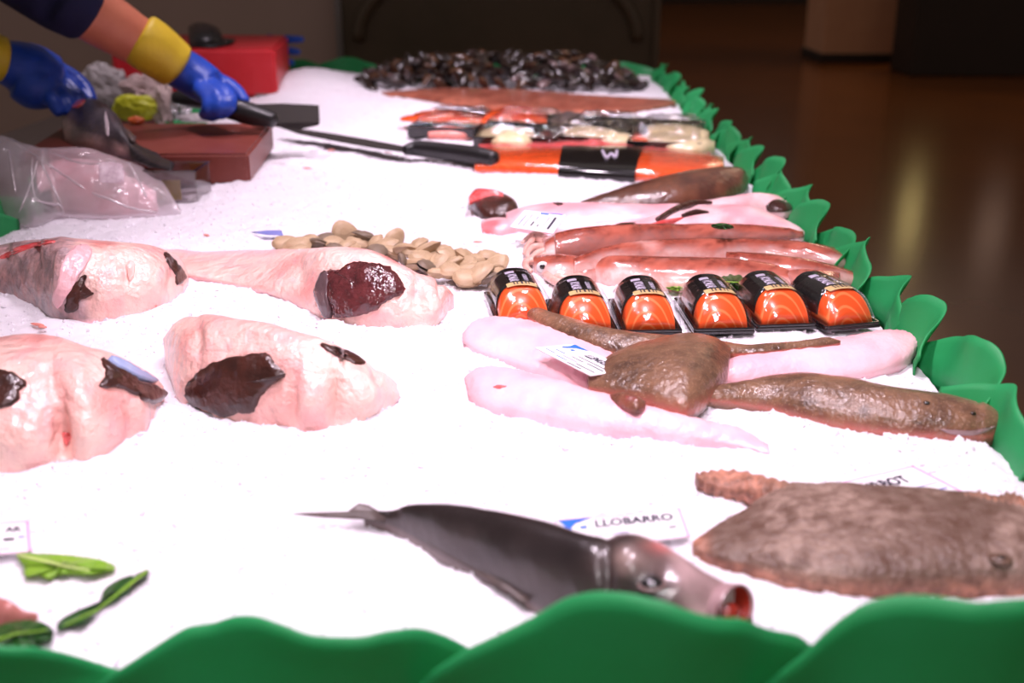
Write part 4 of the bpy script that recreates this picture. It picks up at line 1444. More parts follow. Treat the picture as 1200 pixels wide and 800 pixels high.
# ================================================================ clams
def valve(L_, W_, Hh, up, nseg=18, nr=6):
    V = []
    for i in range(nr + 1):
        r = i / nr
        for j in range(nseg):
            a = 2 * math.pi * j / nseg
            k = 1 + .12 * math.cos(a) - .05 * math.cos(2 * a)
            x = L_ * r * math.cos(a) * k
            y = W_ * r * math.sin(a) * (1 - .12 * math.cos(a))
            z = Hh * max(0, 1 - r ** 2.3) ** .75 + .0012 * math.sin(r * 22)
            x += -.18 * L_ * (1 - r)
            V.append((x, y, (z if up else -z)))
    fs = grid_faces(nr + 1, nseg)
    return V, (fs if up else [f[::-1] for f in fs])


CLM = []
for mt in (M['clam'], M['clamdark']):
    ob = []
    for up in (1, 0):
        v, f = valve(.024, .019, .0095, up)
        o = mk('valve', v, f, mt, None, loc=(0, 0, 0), local=True)
        ob.append(o.data)
        bpy.data.objects.remove(o)
    CLM.append(ob)
GC = 'heap of clams on the ice'


def clam(px, py, z, rz, rx, ry, sc, dark, gape, label):
    p = at(px, py, z)
    t = bpy.data.objects.new('clam', None)
    t.empty_display_size = .01
    col.objects.link(t)
    t.location = p
    t.rotation_euler = (rx, ry, rz)
    t.scale = (sc, sc, sc)
    tag(t, label, 'clam', GC)
    for k, me_ in enumerate(CLM[dark]):
        o = bpy.data.objects.new('valve', me_)
        col.objects.link(o)
        o.parent = t
        o.rotation_euler = (0, (-gape if k == 0 else gape), 0)
    return t


clam(403, 273, .018, .4, R(70), R(20), 1.15, 0, 0, 'biggest clam, standing on edge at the top of the heap')
clam(462, 281, .018, .8, R(75), R(-35), .95, 0, 0, 'clam standing on its pointed end at the top of the heap')
clam(372, 286, .012, 2.6, R(30), R(12), 1.0, 1, .16, 'dark gaping clam beside the pink monkfish back')
clam(428, 278, .018, 2.9, R(25), R(-8), 1.05, 1, .13, 'brown half-open clam in the middle of the heap')
clam(334, 285, .010, .3, R(10), R(0), 1.15, 0, .05, 'pale clam at the end of the heap by the blue card tip')
clam(548, 326, .012, .2, R(14), R(4), 1.2, 0, .02, 'pale oval clam at the foot of the heap, beside the first salmon pack')
clam(472, 304, .020, 1.4, R(60), R(30), .6, 1, 0, 'small dark grey clam at the front of the heap')
oth = 'tan clam lying among the others in the heap'
for (px, py) in ((350, 283), (362, 278), (382, 276), (391, 281), (350, 290), (395, 288), (412, 288), (418, 281), (442, 290), (450, 284), (440, 280), (474, 288), (490, 283), (482, 291), (500, 289), (518, 291), (505, 296),
                 (494, 299), (530, 297), (545, 296), (515, 303), (532, 305), (548, 304), (560, 300), (573, 297), (582, 305), (565, 309), (528, 313), (545, 313), (512, 316), (585, 318), (570, 322), (578, 312), (500, 308), (488, 305), (560, 318), (462, 292), (405, 284)):
    base = .010 + .012 * (1 if py < 292 else .6) * rnd.random()
    clam(px, py + 4, base, rnd.uniform(0, 6.28), R(rnd.uniform(-32, 32)), R(rnd.uniform(-28, 28)), rnd.uniform(.82, 1.14), 1 if rnd.random() < .12 else 0, rnd.choice((0, 0, .04, .08)), oth)
tipv = [at(294, 272, .004), at(322, 269, .01), at(326, 276, .006)]
o = thing('card_tip', tipv[1], 'dark blue tip of a card sticking out of the clams', 'card')
fin('sheet', [at(294, 272, .004), at(312, 270, .008), at(330, 270, .010), at(332, 276, .006), at(312, 275, .004)], .0012, M['paleink'], o)

# ================================================================ far packs, salmon side, knife, far fish, mussels
st = [(446, 108, 449, 111, .004), (480, 106, 488, 116, .012), (520, 104, 530, 123, .018), (570, 104, 580, 129, .02), (620, 106, 630, 134, .02), (680, 111, 690, 136, .02), (740, 114, 745, 131, .016), (780, 116, 782, 124, .01), (792, 118, 792, 122, .004)]
o = thing('flat_fish', base_loc(st), 'long reddish brown flatfish lying in front of the mussels', 'fish')
body('body', st, M['fishbrown'], lambda u, v, V: mixc(mixc(L(196, 116, 92), L(156, 84, 66), smooth(-.3, .3, vnoise(V, 20, 5, 3))), L(218, 140, 120), smooth(.6, .9, np.clip(v * 2, 0, 1))), o, m=40, n=20, p=.7)

# salmon side in film with a black label band
st = [(556, 175, 556, 198, .012), (585, 172, 585, 200, .022), (650, 173, 650, 204, .026), (710, 174, 710, 207, .026), (770, 175, 770, 209, .026), (820, 179, 820, 207, .02), (848, 184, 848, 198, .008)]
o = thing('packed_salmon', base_loc(st), 'long orange salmon side wrapped in film with a black label band', 'salmon')
_, sb = body('fillet', st, M['sidesalmon'], None, o, m=44, n=24, p=.5)
V, u_, v_ = loft_px([(662, 170.5, 654, 205.5, .0285), (712, 171, 702, 208.5, .0285), (758, 172, 744, 210.5, .0285)], 14, 26, p=.5)
lb = mk('label_band', V.reshape(-1, 3), grid_faces(14, 26), M['blackgloss'], o)
sp = np.array([at(x, y, .0285) for x, y in ((706, 177), (711, 185), (716, 180), (721, 184), (723, 177))])
mk('script_mark', *tube(sp, .004, 6, 20), M['silverink'], lb)
stf = [(s[0], s[1] - 2, s[2], s[3] + 1, s[4] + .004) for s in st]
V, u_, v_ = loft_px(stf, 36, 24, p=.5)
V = V + .002 * vnoise(V, 30, 3, 2)[..., None]
mk('film', V.reshape(-1, 3), grid_faces(36, 24), M['film'], o)
st = [(560, 168, 562, 178, .01), (600, 165, 602, 180, .018), (640, 166, 640, 182, .018), (700, 165, 700, 182, .02), (760, 166, 760, 183, .018), (815, 172, 815, 184, .012), (832, 177, 832, 182, .005)]
o = thing('fish_pack', base_loc(st), 'film-wrapped pieces of raw pink fish lying behind the salmon side', 'fish pack')
body('fish', st, M['rawpink'], None, o, m=60, n=18, disp=lambda u, v, V: .006 * vnoise(V, 28, 8, 2))
V, _, _ = loft_px([(s[0], s[1] - 2, s[2], s[3] + 1, s[4] + .006) for s in st], 40, 20)
mk('film', (V + .004 * vnoise(V, 26, 5, 2)[..., None]).reshape(-1, 3), grid_faces(40, 20), M['film'], o)


def film_tray(fl, fr, depth_px, label, items, lid):
    """black tray on the ice: front-left / front-right pixels, y pixel of its back edge"""
    A, B = at(*fl, .004), at(*fr, .004)
    cen = (A + B) / 2
    yb = at(fl[0], depth_px, .004)[1]
    t = thing('seafood_tray', (cen[0], (A[1] + yb) / 2, .0), label, 'fish tray', 'film-wrapped trays behind the salmon side')
    w, d = abs(B[0] - A[0]), abs(yb - A[1])
    c = np.array([cen[0], (A[1] + yb) / 2, 0])
    rz = math.atan2(B[1] - A[1], B[0] - A[0])
    bm_parts = [box((0, 0, .004), (w, d, .006), 0, .002)]
    for (x, y, sx, sy) in ((w / 2, 0, .008, d), (-w / 2, 0, .008, d), (0, d / 2, w, .008), (0, -d / 2, w, .008)):
        bm_parts.append(box((x, y, .016), (sx, sy, .026), 0, .002))
    v, f = join(*bm_parts)
    mk('tray', np.array(v) @ rotz(rz).T + c, f, M['blackgloss'], t, smooth_=False)
    for (nm, u0, u1, vv, r, z, mt) in items:
        P0 = c + rotz(rz) @ np.array([(u0 - .5) * w, (vv - .5) * d, z])
        P1 = c + rotz(rz) @ np.array([(u1 - .5) * w, (vv - .5) * d, z])
        ts = np.linspace(0, 1, 9)[:, None]
        tv, tf = tube(P0 * (1 - ts) + P1 * ts, r * np.array([.5, .85, 1, 1.03, 1, 1.02, 1, .85, .5]), 12)
        tv = np.array(tv)
        zc = tv[:, 2].mean()
        tv[:, 2] = zc + np.sign(tv[:, 2] - zc) * np.abs((tv[:, 2] - zc) / r) ** .6 * r * .85
        tv = tv + .005 * vnoise(tv, 40, 2, 2)[:, None]
        mk(nm, tv, tf, M[mt], t)
    nx, ny = 56, 26
    V = []
    for j in range(ny):
        for i in range(nx):
            x, y = i / (nx - 1) - .5, j / (ny - 1) - .5
            z = .03 + lid * (1 - (2 * x) ** 4) * (1 - (2 * y) ** 4)
            q = c + rotz(rz) @ np.array([x * w * 1.02, y * d * 1.02, z])
            V.append(q)
    V = np.array(V)
    V[:, 2] += .010 * vnoise(V, 44, 4, 2)
    mk('film', V, grid_faces(ny, nx, False), M['trayfilm'], t, smooth_=False)
    return t


t1 = film_tray((488, 160), (566, 162), 138, 'film-wrapped tray with an orange salmon slice, nearest the long knife', [], .022)
t2 = film_tray((566, 172), (662, 174), 142, 'film-wrapped tray with a salmon slice behind pale strips', [], .030)
t3 = film_tray((664, 172), (752, 177), 146, 'film-wrapped tray with a pale roll and an orange end', [], .026)
t4 = film_tray((752, 178), (838, 181), 150, 'film-wrapped tray of yellowish white strips beside the green leaves', [], .028)
lump = lambda u, v, V: .004 * vnoise(V, 38, 6, 2)
for (t, nm, mt, z, st) in (
        (t1, 'salmon_slice', 'sidesalmon', .024, [(468, 138, 470, 142, .004), (500, 130, 503, 143, .014), (540, 131, 543, 144, .014), (570, 138, 571, 145, .006)]),
        (t1, 'fillet', 'scrap', .010, [(500, 150, 502, 158, .008), (525, 147, 527, 159, .016), (552, 151, 553, 158, .007)]),
        (t2, 'salmon_slice', 'sidesalmon', .032, [(566, 134, 568, 140, .006), (590, 125, 594, 142, .016), (620, 126, 622, 144, .016), (641, 135, 641, 144, .006)]),
        (t2, 'pale_strip', 'whitefish', .010, [(562, 154, 564, 166, .012), (582, 147, 585, 171, .03), (612, 150, 615, 173, .03), (628, 157, 628, 169, .012)]),
        (t2, 'dark_piece', 'membrane2', .010, [(626, 160, 627, 169, .010), (642, 152, 645, 172, .024), (660, 158, 660, 169, .010)]),
        (t3, 'brown_fillet', 'bassfin', .020, [(644, 141, 646, 147, .010), (662, 130, 666, 150, .024), (684, 134, 685, 146, .010)]),
        (t3, 'pale_roll', 'whitefish', .012, [(660, 152, 661, 160, .012), (682, 147, 685, 167, .026), (718, 152, 720, 171, .026), (742, 160, 743, 171, .012)]),
        (t3, 'orange_end', 'sidesalmon', .014, [(738, 158, 740, 169, .012), (750, 157, 752, 172, .022), (759, 163, 759, 170, .008)]),
        (t3, 'raw_piece', 'rawpink', .010, [(676, 166, 678, 173, .008), (694, 162, 697, 176, .016), (716, 167, 716, 174, .008)]),
        (t4, 'pale_strip', 'whitefish', .008, [(752, 158, 754, 168, .012), (778, 153, 781, 177, .026), (815, 158, 817, 180, .026), (837, 165, 838, 175, .010)]),
        (t4, 'pale_strip', 'whitefish', .022, [(758, 148, 760, 156, .010), (785, 145, 788, 162, .020), (815, 148, 817, 166, .020), (830, 155, 831, 163, .008)])):
    body(nm, st, M[mt], None, t, m=30, n=18, z0=z, disp=lump, p=.75)

# long black-handled knife on the ice
kp = at(520, 186, .0)
o = thing('fish_knife', kp, 'long black-handled fish knife lying flat on the ice', 'knife')
hp = [at(474, 176, .022), at(490, 174, .024), at(525, 178, .024), at(560, 183, .024), at(580, 187, .022)]
mk('handle', *tube(hp, [.012, .020, .022, .023, .019], 12, 24), M['black'], o)
bp0 = [at(478, 172, .022), at(430, 163, .024), at(380, 155, .026), at(322, 147, .030), at(350, 157, .026), at(400, 167, .022), at(440, 174, .020), at(476, 179, .019)]
fin('blade', bp0, .0012, M['bladedark'], o)

# mussels
def mussel_mesh(mt):
    V = []
    ns, nr = 14, 12
    for i in range(nr + 1):
        t = i / nr
        w = .018 * math.sin(math.pi * t ** .62) ** .75
        h = .013 * math.sin(math.pi * t ** .7) ** .8
        x = -.034 + .068 * t
        for j in range(ns):
            a = 2 * math.pi * j / ns
            V.append((x, w * math.cos(a) + .004 * math.sin(math.pi * t), h * math.sin(a) * (1 - .35 * abs(math.cos(a)))))
    return mk('mussel', V, grid_faces(nr + 1, ns), mt, None, loc=(0, 0, 0), local=True)


mu = [mussel_mesh(M[k]) for k in ('mussel', 'mussel2', 'mussel3')]
mds = [o.data for o in mu]
for o in mu:
    bpy.data.objects.remove(o)
mlab = ['black shiny mussel in the dark heap', 'brown shiny mussel in the dark heap', 'pale grey-lilac mussel in the dark heap']
A, B = at(416, 106), at(756, 110)


def heap(x, y):
    s = (x - A[0]) / (B[0] - A[0])
    r = (y - (A[1] + .27)) / .30
    return .082 * max(0, min(1, s * 4.5, (1 - s) * 4)) ** .7 * max(0, 1 - r * r) ** .6


pos = []
tries = 0
while len(pos) < 190 and tries < 9000:
    tries += 1
    x = rnd.uniform(A[0], B[0])
    y = rnd.uniform(A[1] - .02, A[1] + .42)
    if heap(x, y) < .008 and rnd.random() < .8:
        continue
    if all((x - q[0]) ** 2 + (y - q[1]) ** 2 > .033 ** 2 for q in pos):
        pos.append((x, y))
for (x, y) in pos:
    k = rnd.choices((0, 1, 2), (.62, .26, .12))[0]
    o = bpy.data.objects.new('mussel', mds[k])
    col.objects.link(o)
    o.location = (x, y, max(.010, heap(x, y)) + rnd.uniform(-.004, .012))
    o.rotation_euler = (rnd.uniform(-.9, .9), rnd.uniform(-.9, .9), rnd.uniform(0, 6.28))
    s = rnd.uniform(1.05, 1.4)
    o.scale = (s, s, s)
    tag(o, mlab[k], 'mussel', 'heap of mussels')
o = bpy.data.objects.new('mussel', mds[0])
# inner core so the heap is not hollow: more mussels lying flat below
for i in range(60):
    x = rnd.uniform(A[0] + .12, B[0] - .12)
    y = rnd.uniform(A[1] + .08, A[1] + .40)
    o = bpy.data.objects.new('mussel', mds[0])
    col.objects.link(o)
    o.location = (x, y, heap(x, y) * rnd.uniform(.25, .75))
    o.rotation_euler = (rnd.uniform(-.5, .5), rnd.uniform(-.5, .5), rnd.uniform(0, 6.28))
    o.scale = (1.25, 1.25, 1.25)
    tag(o, mlab[0], 'mussel', 'heap of mussels')

# ================================================================ cutting blocks and tools at the left
def prism_block(name, top, zt, zb, material, parent, bev=.006):
    """block whose top corners (pixels) lie at height zt"""
    C = [at(x, y, zt) for x, y in top]
    V = [c for c in C] + [np.array([c[0], c[1], zb]) for c in C]
    bm = bmesh.new()
    vs = [bm.verts.new(v) for v in V]
    for f in ((0, 1, 2, 3), (7, 6, 5, 4), (0, 4, 5, 1), (1, 5, 6, 2), (2, 6, 7, 3), (3, 7, 4, 0)):
        bm.faces.new([vs[i] for i in f])
    bmesh.ops.recalc_face_normals(bm, faces=bm.faces)
    bmesh.ops.bevel(bm, geom=bm.edges[:], offset=bev, segments=3, affect='EDGES')
    bm.verts.index_update()
    v = [tuple(x.co) for x in bm.verts]
    f = [[x.index for x in q.verts] for q in bm.faces]
    bm.free()
    return mk(name, v, f, material, parent, smooth_=False)


BZ = .075
o = thing('cutting_board', at(200, 180, BZ) * np.array([1, 1, 0]), 'thick red-brown cutting board with a grey corner foot and a fish on it', 'cutting board')
prism_block('board', [(20, 181), (291, 180), (319, 144), (78, 145)], BZ, .008, M['brownplastic'], o)
fp = at(283, 196, .012)
mk('foot', *box((fp[0], fp[1] + .012, .008), (.055, .045, .034), 0, .004), M['grey_plastic'], o, smooth_=False)
fp = at(305, 176, .012)
mk('foot', *box((fp[0] - .02, fp[1] + .04, .004), (.05, .05, .03), 0, .004), M['black'], o, smooth_=False)
RZ = .175
o = thing('cutting_block', (-1.2, 4.1, 0), 'big bright red plastic cutting block with grey foot behind the gloves', 'cutting board')
prism_block('block', [(130, 58), (322, 57), (337, 41), (150, 40)], RZ, .022, M['redplastic'], o, .010)
rb = at(318, 57, RZ)
mk('foot', *box((rb[0] - .03, rb[1] + .03, .012), (.07, .06, .05), 0, .004), M['grey_plastic'], o, smooth_=False)
mk('foot', *box((rb[0] - .50, rb[1] + .03, .0), (.07, .06, .06), 0, .004), M['grey_plastic'], o, smooth_=False)
# black tool on the red block
o = thing('black_scraper', at(245, 53, RZ), 'black plastic scraper with a rounded grip lying on the red block', 'scraper')
c = at(240, 52, RZ)
st = [(221, 32, 222, 54, .03), (228, 27, 230, 55, .055), (240, 27, 244, 55, .06), (254, 33, 258, 54, .05), (260, 44, 262, 53, .02)]
body('grip', st, M['black'], None, o, z0=RZ + .002, m=24, n=18, p=.6)
fin('plate', [at(222, 54, RZ + .006), at(250, 55, RZ + .006), at(272, 51, RZ + .006), at(276, 46, RZ + .006), at(250, 43, RZ + .008), at(225, 45, RZ + .008)], .004, M['black'], o)
# blue rubber fingers behind the red block
o = thing('spare_glove', at(330, 80, .05), 'blue rubber glove fingers sticking out behind the red block', 'glove')
for (x0, y0, x1, y1) in ((318, 46, 355, 46), (318, 57, 351, 61), (320, 68, 344, 74)):
    zf = RZ - (y0 - 46) * .0042
    P0, P1 = atd(x0, y0, 4.35), atd(x1, y1, 4.35)
    ts = np.linspace(0, 1, 6)[:, None]
    mk('finger', *tube(P0 * (1 - ts) + P1 * ts, [.016, .016, .016, .015, .014, .010], 12), M['bluetube'], o)
P0, P1 = atd(316, 42, 4.37), atd(320, 92, 4.37)
ts = np.linspace(0, 1, 8)[:, None]
mk('palm', *tube(P0 * (1 - ts) + P1 * ts, [.02, .026, .028, .03, .03, .028, .028, .026], 12), M['bluetube'], o)

# fish on the brown board
st = [(70, 132, 76, 165, .05), (82, 118, 92, 172, .075), (100, 114, 112, 178, .085), (122, 122, 130, 182, .08), (140, 136, 142, 184, .065), (152, 152, 150, 186, .045), (164, 168, 158, 190, .025), (185, 180, 178, 196, .012), (205, 192, 200, 200, .006)]
o = thing('gutted_fish', base_loc(st, BZ), 'silver gutted fish with bent head lying on the brown board', 'fish')


def gutted_col(u, v, V):
    q = proj(V)
    n = vnoise(V, 30, 4, 2)
    blob = lambda x, y, rx, ry: np.exp(-((q[..., 0] - x) / rx) ** 2 - ((q[..., 1] - y) / ry) ** 2)
    c = mixc(L(78, 70, 76), L(46, 41, 45), smooth(-.3, .4, n) * 1.0)
    c = mixc(c, L(232, 190, 184), np.clip(.9 * blob(76, 152, 10, 18) + .8 * blob(104, 168, 18, 7) + .8 * blob(140, 176, 12, 5), 0, 1))
    return mixc(c, L(30, 26, 28), smooth(.62, .70, u))


_, gb = body('body', st, M['seafish'], gutted_col, o, z0=BZ, m=54, n=26, disp=nz(.003, 25))
patch('gill', gb, [(82, 122), (90, 117), (100, 117), (96, 123), (86, 127)], M['rawpink'], o, n=24)
patch('fin', gb, [(124, 130), (127, 142), (128, 158), (125, 158), (123, 142)], mat('silver_stripe', L(206, 190, 196), rough=.2, coat=.6), o, n=24)
body('fin', [(140, 148, 142, 160, .01), (150, 152, 152, 166, .014), (160, 160, 158, 166, .004)], M['bassfin'], None, o, z0=BZ + .03, m=12, n=12)

# clear plastic bag with pale fillets
st = [(-70, 150, -70, 232, .10), (-20, 152, -20, 246, .11), (12, 160, 18, 258, .11), (36, 170, 40, 262, .10), (62, 173, 68, 251, .11), (105, 174, 108, 252, .12), (140, 183, 142, 252, .11), (170, 193, 172, 251, .09), (192, 212, 192, 250, .06), (205, 232, 204, 250, .03), (213, 246, 212, 250, .006)]
o = thing('plastic_bag', base_loc(st), 'clear plastic bag of pale fillets lying before the brown board', 'bag')
V, u_, v_ = loft_px(st, 70, 44, z0=.004, flat=.05)
cr = vnoise(V * np.array([1, .5, 1.3]), 11, 3, 3)
V = V - (.030 * (np.abs(cr) - .15))[..., None] * np.array([.2, -.7, .8]) * smooth(.0, .06, V[..., 2])[..., None]
mk('sheet', V.reshape(-1, 3), grid_faces(70, 44), M['filmbag'], o)
for k_, st2 in enumerate(([(60, 205, 62, 240, .04), (90, 196, 95, 244, .06), (130, 200, 132, 246, .06), (160, 208, 162, 245, .05), (185, 225, 184, 244, .025)], [(40, 195, 45, 225, .03), (80, 186, 85, 218, .05), (120, 190, 124, 220, .05), (150, 202, 150, 222, .03)])):
    body('fillet', st2, M['fishpink'], pink_col(31 + k_, False, .2), o, z0=.006 + .025 * k_, m=30, n=18, disp=nz(.003, 20))
bagb = BVHTree.FromPolygons([tuple(x) for x in V.reshape(-1, 3)], grid_faces(70, 44))
patch('printed_label', bagb, [(117, 192), (130, 190), (142, 192), (146, 206), (144, 215), (130, 214), (118, 214), (116, 203)], mat('bag_print', L(216, 196, 204), rough=.4, noise=(120, .8, L(180, 150, 165))), o, n=24, off=.001, edge=.0005, jag=1.0)
for ln in ([(18, 168), (45, 185), (75, 205), (100, 222)], [(38, 184), (37, 205), (42, 232), (66, 241)], [(34, 232), (55, 238), (70, 240), (74, 252)], [(44, 187), (36, 215), (22, 250)], [(48, 190), (60, 215), (72, 240)],
           [(108, 226), (130, 234), (152, 243), (185, 249)], [(150, 190), (160, 206), (172, 232)], [(60, 178), (90, 190), (120, 192)], [(10, 175), (14, 200), (18, 225)]):
    C = []
    for (x, y) in cat(ln, 14):
        hit = bagb.ray_cast(Vector(CAM), Vector(ray(x, y)).normalized())[0]
        if hit is not None:
            C.append(np.array(hit))
    if len(C) > 4:
        mk('crease', *tube(C, [.0008] + [.0022] * (len(C) - 2) + [.0008], 6), M['crease'] if 'crease' in M else M.setdefault('crease', film_mat('bag_crease', base=.25, gloss_rough=.2, milky=.6, milk_col=(.98, .93, .96))), o)


# clear box with yellow label
o = thing('clear_box', at(205, 232, 0.0), 'small clear plastic box with a yellow label tucked under the brown board', 'box')
C0, C1 = at(176, 236, .004), at(232, 238, .004)
w = np.linalg.norm(C1 - C0)
cc = (C0 + C1) / 2 + np.array([0, .04, 0])
parts = []
for (x, y, sx, sy) in ((w / 2, 0, .003, .1), (-w / 2, 0, .003, .1), (0, .05, w, .003), (0, -.05, w, .003)):
    parts.append(box((cc[0] + x, cc[1] + y, .036), (sx, sy, .064), 0, .001))
parts.append(box((cc[0], cc[1], .005), (w, .1, .003), 0, .001))
mk('box_body', *join(*parts), M['clearbox'], o, smooth_=False)
rimp = [box((cc[0] + x, cc[1] + y, .069), (sx, sy, .004), 0, .001) for (x, y, sx, sy) in ((w / 2, 0, .008, .108), (-w / 2, 0, .008, .108), (0, .05, w, .008), (0, -.05, w, .008))]
mk('rim', *join(*rimp), M['clearbox'], o, smooth_=False)
mk('label', *box((cc[0] - .01, cc[1] - .045, .03), (w * .55, .002, .04), 0, .0005), M['yellowstuff'], o, smooth_=False)


# waste behind the brown board: crumpled pieces
def crumple(name, c, r, material, label, cat_, seed, amp=.5):
    v, f = ellipsoid((0, 0, 0), (1, 1, 1), 26, 16)
    v = np.array(v)
    nn = vnoise(v + seed, 2.4, seed, 3)
    v = v * (1 + amp * nn)[:, None] * np.array(r)
    v[:, 2] -= v[:, 2].min()
    v = v + np.asarray(c)
    o = mk(name, v, f, material, None, smooth_=False)
    return tag(o, label, cat_)


def under(px, py, dp):
    p = atd(px, py, dp)
    return p


bz0 = .0
crumple('crumpled_plastic', np.append(at(127, 124, .03)[:2], .02), (.058, .04, .062), M['white_plastic'], 'crumpled translucent plastic bag beside the dark blue glove', 'plastic', 3)
crumple('paper_ball', np.append(at(172, 133, .03)[:2], .02), (.06, .04, .055), mat('paper', L(196, 172, 168), rough=.8, bump=(40, .6, .01)), 'crumpled greyish paper above the lime sponge', 'paper', 5)
crumple('sponge', np.append(at(160, 139, .05)[:2], .04), (.062, .03, .038), M['lime'], 'lime yellow sponge cloth behind the brown board', 'sponge', 9, .25)
crumple('paper_ball', np.append(at(193, 138, .05)[:2], .03), (.035, .03, .05), mat('paper2', L(206, 186, 180), rough=.8, bump=(40, .6, .01)), 'small crumpled pale paper beside the foil', 'paper', 12)
crumple('foil_ball', np.append(at(208, 138, .05)[:2], .04), (.032, .028, .030), M['foil'], 'crumpled silver foil under the gloved hand', 'foil', 14, .5)
crumple('green_cap', np.append(at(202, 108, .02)[:2], .012), (.05, .04, .045), M['bright_green'], 'bright green plastic piece below the gloved wrist', 'plastic', 17, .2)
crumple('teal_wrapper', np.append(at(145, 124, .02)[:2], .0), (.05, .04, .05), M['teal'], 'dark teal plastic wrapper among the waste', 'plastic', 21, .4)
crumple('orange_scrap', np.append(at(160, 146, BZ)[:2], BZ), (.020, .012, .010), M['orange'], 'orange scrap lying on the back of the brown board', 'scrap', 23, .3)
crumple('white_tray', np.append(at(232, 139, .06)[:2], .05), (.055, .03, .012), M['white_plastic'], 'flat white plastic scrap behind the brown board', 'plastic', 25, .3)

# cleaver in the glove
hand_c = atd(262, 118, 2.66)
o = thing('cleaver', np.array([hand_c[0] + .05, hand_c[1], .07]), 'dark cleaver with black handle held by the blue glove', 'knife')
hp = [atd(250, 122, 2.62), atd(268, 127, 2.6), atd(292, 133, 2.6), atd(322, 141, 2.6)]
mk('handle', *tube(hp, [.020, .024, .027, .018], 12, 20), M['black'], o)
bl = [atd(296, 124, 2.68), atd(330, 123, 2.72), atd(352, 124, 2.74), atd(373, 125, 2.76), atd(374, 145, 2.72), atd(350, 150, 2.70), atd(320, 146, 2.66), atd(300, 140, 2.64)]


def plate(name, pts, thick, material, parent):
    P = np.array(pts)
    nrm = np.cross(P[2] - P[0], P[5] - P[0])
    nrm /= np.linalg.norm(nrm)
    n = len(P)
    V = [p + nrm * thick / 2 for p in P] + [p - nrm * thick / 2 for p in P]
    fs = [tuple(range(n)), tuple(range(2 * n - 1, n - 1, -1))] + [(i, i + n, (i + 1) % n + n, (i + 1) % n) for i in range(n)]
    return mk(name, V, fs, material, parent, smooth_=False)


plate('blade', bl, .012, M['bladedark'], o)
o2 = thing('small_knife', atd(225, 118, 2.8), 'short black-handled knife lying under the blue glove', 'knife')
mk('handle', *tube([atd(206, 114, 2.84), atd(222, 117, 2.82), atd(246, 122, 2.8)], [.017, .019, .015], 10, 14), M['black'], o2)
fin('blade', [atd(240, 118, 2.8), atd(262, 126, 2.78), atd(282, 132, 2.76), atd(262, 130, 2.78), atd(240, 125, 2.8)], .001, M['blade'], o2)

# ================================================================ the fishmonger
pr = thing('person', (-1.62, 2.6, FLOOR), 'person in navy sleeves and blue rubber gloves with yellow cuffs, gripping a cleaver', 'person')
SH_R = atd(-70, -95, 2.40)
EL_R = atd(70, -8, 2.44)
WR_R = atd(203, 74, 2.62)
SH_L = np.array([SH_R[0] - .12, SH_R[1] - .38, SH_R[2] - .02])
WR_L = atd(2, 72, 2.50)
EL_L = atd(-150, 20, 2.25)
chest = (SH_R + SH_L) / 2 + np.array([-.10, 0, -.12])
hips = np.array([-1.80, chest[1] + .03, -.10])
neck = (SH_R + SH_L) / 2 + np.array([-.06, 0, .06])
head = neck + np.array([.06, 0, .20])
# skin: forearms, neck and head as one body surface under the clothes
ls = lambda a, b, n=6: [a * (1 - t) + b * t for t in np.linspace(0, 1, n)]
skin = [tube(ls(EL_R, WR_R, 8), [.062, .066, .066, .064, .060, .056, .050, .044], 18), tube(ls(SH_R, EL_R, 6), [.07, .066, .062, .06, .06, .062], 16),
        tube(ls(EL_L, WR_L, 8), [.056, .062, .06, .056, .05, .046, .042, .04], 18), tube(ls(SH_L, EL_L, 6), [.07, .064, .06, .058, .056, .056], 16),
        tube(ls(hips, chest, 6), [.13, .13, .14, .15, .15, .12], 20), tube(ls(SH_R, SH_L, 8), [.07, .085, .10, .11, .11, .10, .085, .07], 16),
        tube(ls(chest, neck, 5), [.10, .09, .07, .06, .06], 16), tube(ls(neck, head, 5), [.058, .056, .058, .06, .06], 16), ellipsoid(head + np.array([.01, 0, .03]), (.098, .078, .118)),
        ellipsoid(head + np.array([.105, 0, .02]), (.022, .014, .022)), ellipsoid(head + np.array([0, .08, .025]), (.018, .01, .03)), ellipsoid(head + np.array([0, -.08, .025]), (.018, .01, .03))]
for s in (-1, 1):
    skin.append(tube([hips + np.array([0, s * .09, 0]), np.array([hips[0] - .01, hips[1] + s * .1, -.5]), np.array([hips[0] - .03, hips[1] + s * .1, FLOOR + .08])], [.09, .06, .045], 14, 12))
fused('body', skin, M['skin'], pr, .012, 5)
for s in (-1, 1):
    mk('eye', *ellipsoid(head + np.array([.098, s * .034, .035]), (.010, .013, .009)), M['eyewhite'], pr)
mk('hair', *ellipsoid(head + np.array([-.018, 0, .062]), (.102, .088, .105)), M['hair'], pr)
